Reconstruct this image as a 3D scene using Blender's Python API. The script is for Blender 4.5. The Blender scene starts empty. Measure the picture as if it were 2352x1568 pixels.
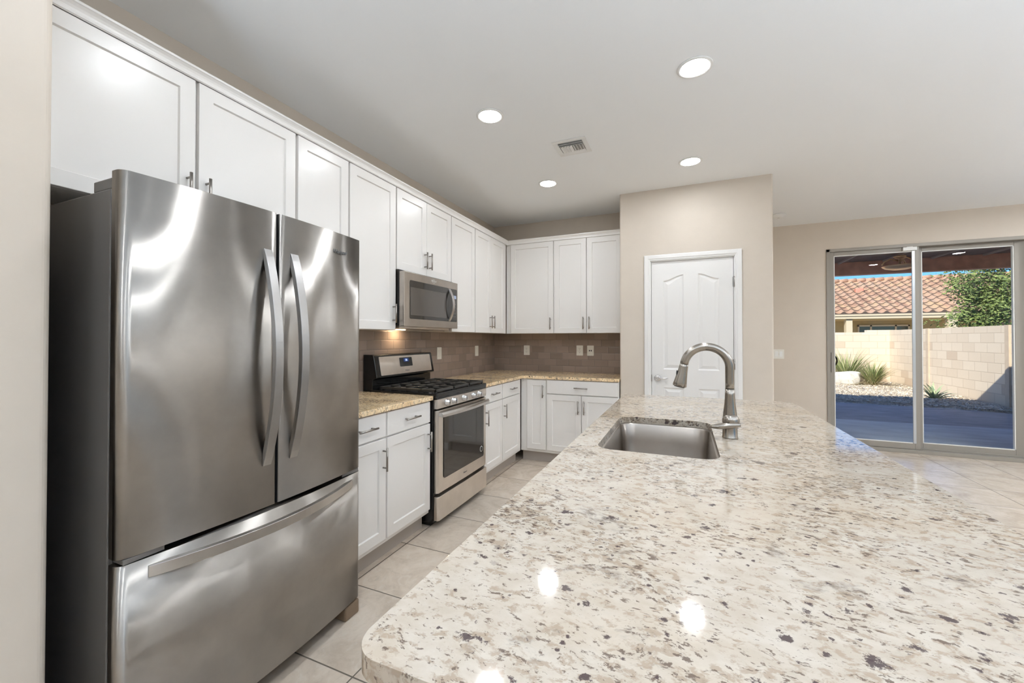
import bpy, bmesh, math, random
from mathutils import Vector, Matrix, noise
PI = math.pi
S = bpy.context.scene
COL = S.collection
random.seed(7)

# ------------------------------------------------------------------ camera, sky, sun, exposure
FPX = 925.73                     # focal length in pixels of the 2352 px wide frame
cam_d = bpy.data.cameras.new('camera')
cam_d.sensor_fit = 'HORIZONTAL'; cam_d.sensor_width = 36.0
cam_d.lens = FPX / 2352 * 36.0
cam_d.shift_y = -14.44 / 2352
cam_d.clip_start = 0.05; cam_d.clip_end = 300
cam = bpy.data.objects.new('camera', cam_d); COL.objects.link(cam)
cam.location = (2.236, 0.0, 1.3045)
cam.rotation_euler = (math.radians(90 + 0.561), 0, math.radians(23.09))
S.camera = cam

S.view_settings.view_transform = 'Standard'
S.view_settings.look = 'None'
S.view_settings.exposure = 0.06
S.view_settings.gamma = 1.0
S.view_settings.use_curve_mapping = False
cy = S.cycles
cy.use_denoising = True
cy.max_bounces = 9; cy.diffuse_bounces = 6; cy.glossy_bounces = 5
cy.transmission_bounces = 8; cy.transparent_max_bounces = 12
cy.caustics_reflective = False; cy.caustics_refractive = False
cy.sample_clamp_indirect = 6.0
cy.blur_glossy = 0.5

SUN_DIR = Vector((0.62, 1.0, -0.77)).normalized()
SKY_STRENGTH = 0.145
SUN_STRENGTH = 6.0
LIGHT_EMIT = 121.0
FILL_EMIT = 620.0

world = bpy.data.worlds.new('sky_world'); S.world = world
world.use_nodes = True
wn = world.node_tree.nodes; wl = world.node_tree.links
wn.clear()
w_out = wn.new('ShaderNodeOutputWorld'); w_bg = wn.new('ShaderNodeBackground')
w_sky = wn.new('ShaderNodeTexSky')
w_sky.sky_type = 'NISHITA'; w_sky.sun_disc = False
w_sky.sun_elevation = math.asin(-SUN_DIR.z)
w_sky.sun_rotation = math.atan2(-SUN_DIR.x, -SUN_DIR.y)
w_sky.air_density = 1.0; w_sky.dust_density = 0.2; w_sky.ozone_density = 1.6
w_bg.inputs['Strength'].default_value = SKY_STRENGTH
w_tint = wn.new('ShaderNodeMix'); w_tint.data_type = 'RGBA'; w_tint.blend_type = 'MULTIPLY'
w_tint.inputs[0].default_value = 1.0; w_tint.inputs[7].default_value = (0.36, 0.69, 1.12, 1)
wl.new(w_sky.outputs[0], w_tint.inputs[6]); wl.new(w_tint.outputs[2], w_bg.inputs['Color']); wl.new(w_bg.outputs[0], w_out.inputs['Surface'])

sun_d = bpy.data.lights.new('sun', 'SUN'); sun_d.energy = SUN_STRENGTH; sun_d.angle = 0.009
sun_d.color = (1.0, 0.93, 0.82)
sun = bpy.data.objects.new('sun', sun_d); COL.objects.link(sun)
sun.location = (-10, -15, 14)
sun.rotation_euler = (-SUN_DIR).to_track_quat('Z', 'Y').to_euler()

# ------------------------------------------------------------------ materials
def nodes_of(name):
    m = bpy.data.materials.new(name); m.use_nodes = True
    nt = m.node_tree
    return m, nt, nt.nodes['Principled BSDF']

class G:
    """small node graph helper"""
    def __init__(s, nt): s.nt = nt
    def n(s, t, **kw):
        x = s.nt.nodes.new(t)
        for k, v in kw.items():
            setattr(x, k, v)
        return x
    def l(s, a, b): s.nt.links.new(a, b)
    def val(s, x, sock):
        if isinstance(x, (int, float)): sock.default_value = x
        elif isinstance(x, tuple): sock.default_value = x
        else: s.l(x, sock)
    def math(s, op, a, b=0.0, c=0.0, clamp=False):
        x = s.n('ShaderNodeMath', operation=op, use_clamp=clamp)
        s.val(a, x.inputs[0]); s.val(b, x.inputs[1]); s.val(c, x.inputs[2])
        return x.outputs[0]
    def obj(s): return s.n('ShaderNodeTexCoord').outputs['Object']
    def sep(s, v):
        x = s.n('ShaderNodeSeparateXYZ'); s.l(v, x.inputs[0]); return x.outputs
    def comb(s, a, b, c):
        x = s.n('ShaderNodeCombineXYZ')
        for i, q in enumerate((a, b, c)): s.val(q, x.inputs[i])
        return x.outputs[0]
    def mapping(s, v, scale=(1, 1, 1), rot=(0, 0, 0), loc=(0, 0, 0)):
        x = s.n('ShaderNodeMapping'); s.l(v, x.inputs[0])
        x.inputs['Scale'].default_value = scale; x.inputs['Rotation'].default_value = rot; x.inputs['Location'].default_value = loc
        return x.outputs[0]
    def noise(s, v, scale, detail=3.0, rough=0.55, dist=0.0):
        x = s.n('ShaderNodeTexNoise'); s.l(v, x.inputs['Vector'])
        x.inputs['Scale'].default_value = scale; x.inputs['Detail'].default_value = detail
        x.inputs['Roughness'].default_value = rough; x.inputs['Distortion'].default_value = dist
        return x.outputs
    def voro(s, v, scale, feature='F1', rnd=1.0):
        x = s.n('ShaderNodeTexVoronoi', feature=feature); s.l(v, x.inputs['Vector'])
        x.inputs['Scale'].default_value = scale; x.inputs['Randomness'].default_value = rnd
        return x.outputs
    def white(s, v):
        x = s.n('ShaderNodeTexWhiteNoise', noise_dimensions='3D'); s.l(v, x.inputs[0]); return x.outputs
    def ramp(s, f, stops, interp='LINEAR'):
        x = s.n('ShaderNodeValToRGB'); s.l(f, x.inputs[0]); cr = x.color_ramp; cr.interpolation = interp
        while len(cr.elements) < len(stops): cr.elements.new(0.5)
        for e, (p, c) in zip(cr.elements, stops):
            e.position = p; e.color = c if isinstance(c, tuple) and len(c) == 4 else ((*c, 1) if isinstance(c, tuple) else (c, c, c, 1))
        return x.outputs[0]
    def mask(s, f, a, b):
        x = s.n('ShaderNodeMapRange'); s.l(f, x.inputs[0])
        x.inputs[1].default_value = a; x.inputs[2].default_value = b
        return x.outputs[0]
    def mix(s, f, a, b, blend='MIX'):
        x = s.n('ShaderNodeMix', data_type='RGBA', blend_type=blend)
        s.val(f, x.inputs[0])
        for q, k in ((a, 6), (b, 7)):
            if isinstance(q, tuple): x.inputs[k].default_value = (*q, 1) if len(q) == 3 else q
            else: s.l(q, x.inputs[k])
        return x.outputs[2]
    def bump(s, h, strength=0.2, dist=0.01):
        x = s.n('ShaderNodeBump'); s.l(h, x.inputs['Height'])
        x.inputs['Strength'].default_value = strength; x.inputs['Distance'].default_value = dist
        return x.outputs[0]

def plain(name, col, rough=0.5, metal=0.0, spec=0.5, noise_amt=0.0, bump=0.0, bscale=60.0):
    m, nt, b = nodes_of(name); g = G(nt)
    b.inputs['Base Color'].default_value = (*col, 1); b.inputs['Roughness'].default_value = rough
    b.inputs['Metallic'].default_value = metal; b.inputs['Specular IOR Level'].default_value = spec
    o = g.obj()
    if noise_amt:
        nz = g.noise(o, 7.0, 4.0)[0]
        c2 = tuple(max(0, c * (1 - noise_amt)) for c in col); c3 = tuple(min(1, c * (1 + noise_amt)) for c in col)
        g.l(g.ramp(nz, [(0.3, c2), (0.7, c3)]), b.inputs['Base Color'])
    if bump:
        g.l(g.bump(g.noise(o, bscale, 4.0)[0], bump, 0.004), b.inputs['Normal'])
    return m

M = {}
M['wall'] = plain('beige_wall_paint', (0.655, 0.585, 0.505), 0.65, spec=0.3, noise_amt=0.015, bump=0.22, bscale=22)
M['ceiling'] = plain('white_ceiling_paint', (0.865, 0.875, 0.88), 0.8, spec=0.2, bump=0.05, bscale=90)
M['cab'] = plain('white_cabinet_paint', (0.82, 0.80, 0.775), 0.28, spec=0.45)
M['cabin'] = plain('cabinet_interior_shadow_board', (0.55, 0.50, 0.44), 0.6)
M['trim'] = plain('white_trim_paint', (0.84, 0.83, 0.815), 0.35)
M['toe'] = plain('toe_kick_grey_paint', (0.42, 0.375, 0.335), 0.5)
M['nickel'] = plain('satin_nickel', (0.33, 0.305, 0.28), 0.33, 1.0)
M['chrome'] = plain('polished_chrome', (0.75, 0.75, 0.76), 0.08, 1.0)
M['hinge'] = plain('dull_hinge_metal', (0.40, 0.38, 0.36), 0.35, 1.0)
M['black'] = plain('black_enamel', (0.012, 0.012, 0.012), 0.12)
M['blackmatte'] = plain('black_matte', (0.012, 0.011, 0.01), 0.5)
M['iron'] = plain('cast_iron_grate', (0.035, 0.033, 0.03), 0.36)
M['fridge_side'] = plain('charcoal_fridge_side', (0.115, 0.105, 0.097), 0.42, spec=0.4)
M['gasket'] = plain('dark_gasket_and_gap_shade', (0.02, 0.02, 0.02), 0.6)
M['cover'] = plain('grey_hinge_cover_plastic', (0.13, 0.12, 0.11), 0.45)
M['foot'] = plain('brown_plastic_foot', (0.20, 0.14, 0.09), 0.5)
M['plate'] = plain('white_wall_plate_plastic', (0.80, 0.78, 0.72), 0.35)
M['slot'] = plain('dark_slot', (0.03, 0.028, 0.025), 0.6)
M['ventw'] = plain('white_vent_metal', (0.78, 0.77, 0.75), 0.4)
M['doorframe'] = plain('taupe_vinyl_door_frame', (0.31, 0.285, 0.25), 0.42)
M['whiteplastic'] = plain('white_plastic', (0.85, 0.85, 0.83), 0.35)
M['spacer'] = plain('white_glazing_gasket', (0.8, 0.8, 0.78), 0.4)
M['silver'] = plain('silver_spacer_metal', (0.62, 0.65, 0.68), 0.3, 0.6)
M['bronze'] = plain('aged_bronze', (0.75, 0.45, 0.22), 0.35, 0.7)
M['darkbronze'] = plain('dark_bronze_pull', (0.05, 0.035, 0.02), 0.35, 0.6)
M['beam'] = plain('stained_wood_beam', (0.50, 0.21, 0.135), 0.6, noise_amt=0.25, bump=0.2, bscale=25)
M['patioceil'] = plain('dark_stained_patio_ceiling', (0.21, 0.12, 0.09), 0.7, noise_amt=0.3)
M['batten'] = plain('pale_batten', (0.45, 0.33, 0.27), 0.6)
M['stucco'] = plain('tan_stucco', (0.50, 0.39, 0.21), 0.9, noise_amt=0.05, bump=0.3, bscale=40)
M['fascia'] = plain('cream_fascia_paint', (0.60, 0.51, 0.36), 0.6)
M['winframe'] = plain('cream_window_frame', (0.62, 0.52, 0.40), 0.5)
M['darkglass'] = plain('dark_window_glass', (0.10, 0.11, 0.10), 0.06)
M['ridge'] = plain('terracotta_ridge', (0.50, 0.30, 0.20), 0.8, noise_amt=0.2)
M['bark'] = plain('pale_bark', (0.34, 0.27, 0.20), 0.85, noise_amt=0.3)
M['boulder'] = plain('white_quartz_boulder', (0.80, 0.77, 0.72), 0.8, noise_amt=0.12, bump=0.7, bscale=9)
M['mortar'] = plain('mortar', (0.40, 0.33, 0.26), 0.9)
M['sticker'] = plain('white_sticker', (0.85, 0.85, 0.83), 0.4)
M['ink'] = plain('black_ink', (0.02, 0.02, 0.02), 0.5)
M['greyink'] = plain('grey_ink', (0.20, 0.20, 0.20), 0.45)
M['paleink'] = plain('pale_logo_enamel', (0.72, 0.70, 0.66), 0.35)

def emission(name, col, strength):
    m = bpy.data.materials.new(name); m.use_nodes = True; nt = m.node_tree; nt.nodes.clear()
    e = nt.nodes.new('ShaderNodeEmission'); o = nt.nodes.new('ShaderNodeOutputMaterial')
    e.inputs[0].default_value = (*col, 1); e.inputs[1].default_value = strength
    nt.links.new(e.outputs[0], o.inputs[0]); return m
M['lens'] = emission('recessed_light_lens', (0.955, 1.0, 1.045), LIGHT_EMIT)

M['fill_lens'] = emission('fill_recessed_light_lens', (0.96, 1.0, 1.03), LIGHT_EMIT * 2.7)
M['task'] = emission('warm_task_bulb', (1.0, 0.74, 0.46), 110.0)
M['digits'] = emission('display_digits_glow', (0.55, 0.68, 1.0), 2.2)
M['disp'] = emission('display_blue_glow', (0.10, 0.16, 0.45), 0.35)
M['dispmw'] = emission('microwave_display_glow', (0.45, 0.52, 0.68), 0.8)

def brushed(name, col, rough, aniso, vertical_streak=True, wav=0.0, brush=0.02, bs=(2, 2, 900)):
    m, nt, b = nodes_of(name); g = G(nt)
    b.inputs['Metallic'].default_value = 1.0; b.inputs['Base Color'].default_value = (*col, 1)
    b.inputs['Roughness'].default_value = rough
    b.inputs['Anisotropic'].default_value = aniso
    b.inputs['Anisotropic Rotation'].default_value = 0.25 if vertical_streak else 0.0
    t = g.n('ShaderNodeTangent', direction_type='RADIAL', axis='Z'); g.l(t.outputs[0], b.inputs['Tangent'])
    o = g.obj()
    lines = g.noise(g.mapping(o, bs), 1.0, 2.0)[0]
    g.l(g.math('MULTIPLY_ADD', lines, 0.06, rough - 0.03), b.inputs['Roughness'])
    sm = g.noise(o, 5.0, 5.0, 0.6)[0]
    c2 = tuple(c * 0.86 for c in col)
    g.l(g.ramp(sm, [(0.35, c2), (0.65, col)]), b.inputs['Base Color'])
    if wav:
        h = g.noise(g.mapping(o, (1.0, 3.2, 0.45)), 2.4, 1.5, 0.4)[0]
        g.l(g.bump(h, 1.0, wav), b.inputs['Normal'])
    return m
M['steel'] = brushed('brushed_stainless_fridge', (0.43, 0.405, 0.375), 0.33, 1.0, True, 0.0022)
M['steelrange'] = brushed('brushed_stainless_range', (0.80, 0.74, 0.68), 0.30, 0.6, True, 0.004)
M['steelmw'] = brushed('brushed_stainless_microwave', (0.52, 0.475, 0.43), 0.30, 0.6, True, 0.004)
M['handle'] = brushed('satin_steel_handle', (0.46, 0.45, 0.44), 0.34, 0.3)
M['handlelight'] = brushed('light_satin_steel', (0.66, 0.64, 0.62), 0.30, 0.3)
M['sinksteel'] = brushed('brushed_sink_steel', (0.42, 0.38, 0.34), 0.30, 0.85, True, 0.0)
M['faucet'] = brushed('brushed_nickel_faucet', (0.39, 0.355, 0.315), 0.24, 0.5, True, 0.0)

def glass(name, tint=(1, 1, 1), refl=0.5):
    m = bpy.data.materials.new(name); m.use_nodes = True; nt = m.node_tree; nt.nodes.clear(); g = G(nt)
    out = g.n('ShaderNodeOutputMaterial'); tr = g.n('ShaderNodeBsdfTransparent'); gl = g.n('ShaderNodeBsdfGlossy')
    tr.inputs[0].default_value = (*tint, 1); gl.inputs['Roughness'].default_value = 0.0
    fr = g.n('ShaderNodeFresnel'); fr.inputs[0].default_value = 1.45
    mx = g.n('ShaderNodeMixShader')
    g.l(g.math('MULTIPLY', fr.outputs[0], refl), mx.inputs[0]); g.l(tr.outputs[0], mx.inputs[1]); g.l(gl.outputs[0], mx.inputs[2])
    g.l(mx.outputs[0], out.inputs[0]); return m
M['glass'] = glass('clear_door_glass', (0.97, 0.985, 0.98), 0.35)
M['ovenglass'] = plain('oven_door_dark_glass', (0.018, 0.015, 0.013), 0.05, spec=0.9)
M['mwglass'] = plain('microwave_dark_glass', (0.03, 0.027, 0.024), 0.06, spec=0.9)
M['mwmesh'] = plain('microwave_window_mesh', (0.085, 0.075, 0.066), 0.10, spec=0.9)

def granite(name, base_a, base_b, warm):
    m, nt, b = nodes_of(name); g = G(nt)
    o = g.obj()
    wv = g.noise(o, 14.0, 4.0)[1]
    add = g.n('ShaderNodeVectorMath', operation='MULTIPLY_ADD')
    g.l(wv, add.inputs[0]); add.inputs[1].default_value = (0.035, 0.035, 0.035); g.l(o, add.inputs[2])
    o2 = add.outputs[0]
    st = g.mapping(o2, (1.0, 1.55, 1.0), (0, 0, 0.22))
    base = g.mix(g.mask(g.noise(st, 16.0, 5.0, 0.65)[0], 0.38, 0.62), base_a, base_b)
    cloud = g.mask(g.noise(st, 2.3, 4.0, 0.6)[0], 0.48, 0.72)
    base = g.mix(g.math('MULTIPLY', cloud, 0.55), base, warm)
    dens = g.mask(g.noise(g.mapping(o2, (1, 1.3, 1), (0, 0, 0.5)), 3.4, 5.0, 0.65)[0], 0.34, 0.68)
    # tan and grey crystals between the cream feldspar
    n2 = g.noise(st, 40.0, 4.0, 0.68)[0]
    tan = g.mask(g.math('ADD', n2, g.math('MULTIPLY', dens, 0.12)), 0.572, 0.658)
    base = g.mix(g.math('MULTIPLY', tan, 0.72), base, (0.35, 0.265, 0.19))
    # brown mica flecks, small and many
    n3 = g.noise(g.mapping(st, (1.0, 1.25, 1), (0, 0, 0), (3.3, 1.7, 0)), 62.0, 4.0, 0.68)[0]
    fl = g.mask(g.math('ADD', n3, g.math('MULTIPLY', dens, 0.14)), 0.640, 0.690)
    base = g.mix(g.math('MULTIPLY', fl, 0.88), base, (0.105, 0.07, 0.052))
    # drifting grey-brown patches
    n4 = g.noise(g.mapping(o2, (1, 1.4, 1), (0, 0, -0.45)), 5.2, 6.0, 0.72)[0]
    pt = g.math('MULTIPLY', g.mask(n4, 0.572, 0.66), g.mask(n2, 0.40, 0.56))
    base = g.mix(g.math('MULTIPLY', pt, 0.78), base, (0.155, 0.125, 0.105))
    # burgundy-black garnet clusters
    def garnets(sc, r0, r1, gate, loc, jit):
        vo = g.voro(g.mapping(o2, (1.0, 1.2, 1.0), (0, 0, 0.4), loc), sc)
        edge = g.math('ADD', vo[0], g.math('MULTIPLY', g.math('SUBTRACT', g.noise(o, sc * 8, 4.0, 0.75)[0], 0.5), jit))
        edge = g.math('ADD', edge, g.math('MULTIPLY', g.math('SUBTRACT', g.noise(o, sc * 2.6, 2.0, 0.6)[0], 0.5), 0.55))
        return g.math('MULTIPLY', g.mask(edge, r1, r0), g.mask(g.sep(vo[1])[0], gate, gate + 0.02))
    for (sc, r0, r1, gate, loc, jit) in ((10.5, 0.10, 0.15, 0.58, (0, 0, 0), 0.7), (23.0, 0.13, 0.20, 0.70, (0.37, 0.21, 0), 0.6), (48.0, 0.14, 0.22, 0.74, (0.11, 0.63, 0), 0.5)):
        base = g.mix(g.math('MULTIPLY', garnets(sc, r0, r1, gate, loc, jit), 0.92), base, (0.045, 0.026, 0.030))
    g.l(base, b.inputs['Base Color'])
    b.inputs['Roughness'].default_value = 0.07; b.inputs['Specular IOR Level'].default_value = 0.55
    return m
M['granite'] = granite('speckled_cream_granite', (0.59, 0.53, 0.455), (0.505, 0.435, 0.355), (0.515, 0.41, 0.295))
M['granite_warm_lit'] = granite('speckled_granite_warm_lit', (0.95, 0.76, 0.50), (0.88, 0.65, 0.38), (0.78, 0.52, 0.26))  # same stone as the island, warm light and reflection mixed into the colour

def grid_cells(g, a, b_, a0, ap, b0, bp, half=False, par=0):
    """returns distance-to-joint (in metres) and a cell id vector"""
    rb = g.math('DIVIDE', g.math('SUBTRACT', b_, b0), bp)
    row = g.math('FLOOR', rb)
    ra = g.math('DIVIDE', g.math('SUBTRACT', a, a0), ap)
    if half:
        odd = g.math('MODULO', g.math('ADD', row, 100.0 + par), 2.0)
        ra = g.math('ADD', ra, g.math('MULTIPLY', odd, 0.5))
    colm = g.math('FLOOR', ra)
    fa = g.math('SUBTRACT', ra, colm); fb = g.math('SUBTRACT', rb, row)
    da = g.math('MULTIPLY', g.math('MINIMUM', fa, g.math('SUBTRACT', 1.0, fa)), ap)
    db = g.math('MULTIPLY', g.math('MINIMUM', fb, g.math('SUBTRACT', 1.0, fb)), bp)
    return g.math('MINIMUM', da, db), g.comb(colm, row, 0.5)

def floor_mat():
    m, nt, b = nodes_of('taupe_porcelain_floor_tile'); g = G(nt)
    o = g.obj(); s = g.sep(o)
    d, cell = grid_cells(g, s[0], s[1], 0.601, 0.453, 1.202, 0.457)
    w = g.white(cell)
    off = g.n('ShaderNodeVectorMath', operation='MULTIPLY_ADD')
    g.l(w[1], off.inputs[0]); off.inputs[1].default_value = (7, 7, 7); g.l(o, off.inputs[2])
    v = off.outputs[0]
    n1 = g.noise(v, 3.2, 6.0, 0.62, 1.4)[0]; n2 = g.noise(v, 11.0, 6.0, 0.65, 2.2)[0]
    c = g.ramp(n1, [(0.30, (0.53, 0.44, 0.35)), (0.52, (0.66, 0.565, 0.465)), (0.72, (0.74, 0.65, 0.55))])
    c = g.mix(g.math('MULTIPLY', g.mask(n2, 0.52, 0.70), 0.45), c, (0.73, 0.68, 0.61))
    c = g.mix(g.math('MULTIPLY', g.mask(n2, 0.46, 0.30), 0.35), c, (0.42, 0.36, 0.30))
    c = g.mix(g.math('MULTIPLY_ADD', w[0], 0.20, -0.05), c, (0.48, 0.43, 0.37))
    gr = g.mask(d, 0.0038, 0.0024)
    g.l(g.mix(gr, c, (0.135, 0.11, 0.085)), b.inputs['Base Color'])
    g.l(g.math('MULTIPLY_ADD', gr, 0.5, 0.24), b.inputs['Roughness'])
    h = g.math('ADD', g.mask(d, 0.0, 0.006), g.math('MULTIPLY', n2, 0.12))
    g.l(g.bump(h, 0.25, 0.003), b.inputs['Normal'])
    return m
M['floor'] = floor_mat()

def subway(name, axis, a0, par):
    m, nt, b = nodes_of(name); g = G(nt)
    o = g.obj(); s = g.sep(o)
    d, cell = grid_cells(g, s[axis], s[2], a0, 0.1530, 0.909, 0.0775, True, par)
    w = g.white(cell)
    c = g.ramp(w[0], [(0.0, (0.255, 0.20, 0.165)), (1.0, (0.335, 0.262, 0.22))])
    gr = g.mask(d, 0.0018, 0.0010)
    g.l(g.mix(gr, c, (0.17, 0.14, 0.12)), b.inputs['Base Color'])
    g.l(g.math('MULTIPLY_ADD', gr, 0.5, 0.11), b.inputs['Roughness'])
    tilt = g.math('MULTIPLY', g.noise(o, 9.0, 2.0)[0], 0.25)
    h = g.math('ADD', g.math('POWER', g.mask(d, 0.0, 0.0075), 0.5), tilt)
    g.l(g.bump(h, 0.55, 0.0035), b.inputs['Normal'])
    return m
M['tile_left'] = subway('taupe_glass_subway_tile_side', 1, 2.477, 1)
M['tile_back'] = subway('taupe_glass_subway_tile_back', 0, 0.902, 0)

def block(name, axis):
    m, nt, b = nodes_of(name); g = G(nt)
    o = g.obj(); s = g.sep(o)
    d, cell = grid_cells(g, s[axis], s[2], 0.11, 0.40, -0.045, 0.203, True, 0)
    w = g.white(cell)
    c = g.ramp(w[0], [(0.0, (0.62, 0.49, 0.37)), (0.10, (0.72, 0.60, 0.465)), (1.0, (0.79, 0.675, 0.535))])
    c = g.mix(g.math('MULTIPLY', g.noise(o, 18.0, 5.0)[0], 0.15), c, (0.58, 0.47, 0.35))
    gr = g.mask(d, 0.009, 0.004)
    g.l(g.mix(g.math('MULTIPLY', gr, 0.5), c, (0.46, 0.36, 0.27)), b.inputs['Base Color'])
    b.inputs['Roughness'].default_value = 0.95
    h = g.math('ADD', g.mask(d, 0.0, 0.010), g.math('MULTIPLY', g.noise(o, 60.0, 4.0)[0], 0.3))
    g.l(g.bump(h, 0.35, 0.007), b.inputs['Normal'])
    return m
M['block_x'] = block('tan_concrete_block_across', 0)
M['block_y'] = block('tan_concrete_block_along', 1)

def roof_mat():
    m, nt, b = nodes_of('terracotta_barrel_tile'); g = G(nt)
    o = g.obj(); s = g.sep(o)
    cell = g.comb(g.math('FLOOR', g.math('DIVIDE', s[0], 0.40)), g.math('FLOOR', g.math('DIVIDE', s[1], 0.3913)), 0.5)
    w = g.white(cell)
    c = g.ramp(w[0], [(0.0, (0.36, 0.21, 0.145)), (0.3, (0.45, 0.27, 0.175)), (0.55, (0.47, 0.30, 0.215)), (0.8, (0.50, 0.335, 0.20)), (1.0, (0.41, 0.285, 0.225))])
    g.l(c, b.inputs['Base Color']); b.inputs['Roughness'].default_value = 0.85
    return m
M['roof'] = roof_mat()

def concrete(name, c1, c2, sc):
    m, nt, b = nodes_of(name); g = G(nt)
    o = g.obj()
    n1 = g.noise(g.mapping(o, (0.6, 1.6, 1)), sc, 6.0, 0.62)[0]
    g.l(g.ramp(n1, [(0.32, c1), (0.68, c2)]), b.inputs['Base Color']); b.inputs['Roughness'].default_value = 0.7
    g.l(g.bump(g.noise(o, 40.0, 4.0)[0], 0.25, 0.01), b.inputs['Normal'])
    return m
M['conc'] = concrete('smooth_patio_concrete', (0.56, 0.59, 0.62), (0.78, 0.81, 0.84), 3.0)
M['conc2'] = concrete('rough_pebbled_concrete', (0.30, 0.30, 0.31), (0.50, 0.50, 0.52), 5.0)

def gravel_mat():
    m, nt, b = nodes_of('tan_gravel'); g = G(nt)
    o = g.obj(); vo = g.voro(o, 26.0)
    c = g.ramp(g.sep(vo[1])[0], [(0.0, (0.36, 0.30, 0.24)), (0.35, (0.60, 0.51, 0.40)), (0.75, (0.76, 0.67, 0.54)), (1.0, (0.88, 0.82, 0.71))])
    g.l(c, b.inputs['Base Color']); b.inputs['Roughness'].default_value = 0.95
    g.l(g.bump(vo[0], 0.9, 0.03), b.inputs['Normal'])
    return m
M['gravel'] = gravel_mat()

def leafm(name, a, b2, sc=7.0):
    m, nt, b = nodes_of(name); g = G(nt)
    o = g.obj()
    w = g.white(g.n('ShaderNodeNewGeometry').outputs['True Normal'])
    nz = g.noise(o, sc, 3.0)[0]
    f = g.math('MULTIPLY_ADD', w[0], 0.55, g.math('MULTIPLY', nz, 0.5))
    g.l(g.ramp(f, [(0.15, a), (0.85, b2)]), b.inputs['Base Color']); b.inputs['Roughness'].default_value = 0.6
    b.inputs['Specular IOR Level'].default_value = 0.3
    return m
M['leaf'] = leafm('tree_leaf_green', (0.035, 0.085, 0.022), (0.36, 0.43, 0.14))
M['blade'] = leafm('yucca_blade_green', (0.10, 0.17, 0.06), (0.45, 0.47, 0.20))
M['straw'] = leafm('dry_grass_straw', (0.40, 0.34, 0.17), (0.66, 0.58, 0.36))
M['agave'] = leafm('agave_blue_green', (0.16, 0.26, 0.16), (0.60, 0.64, 0.38))

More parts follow.
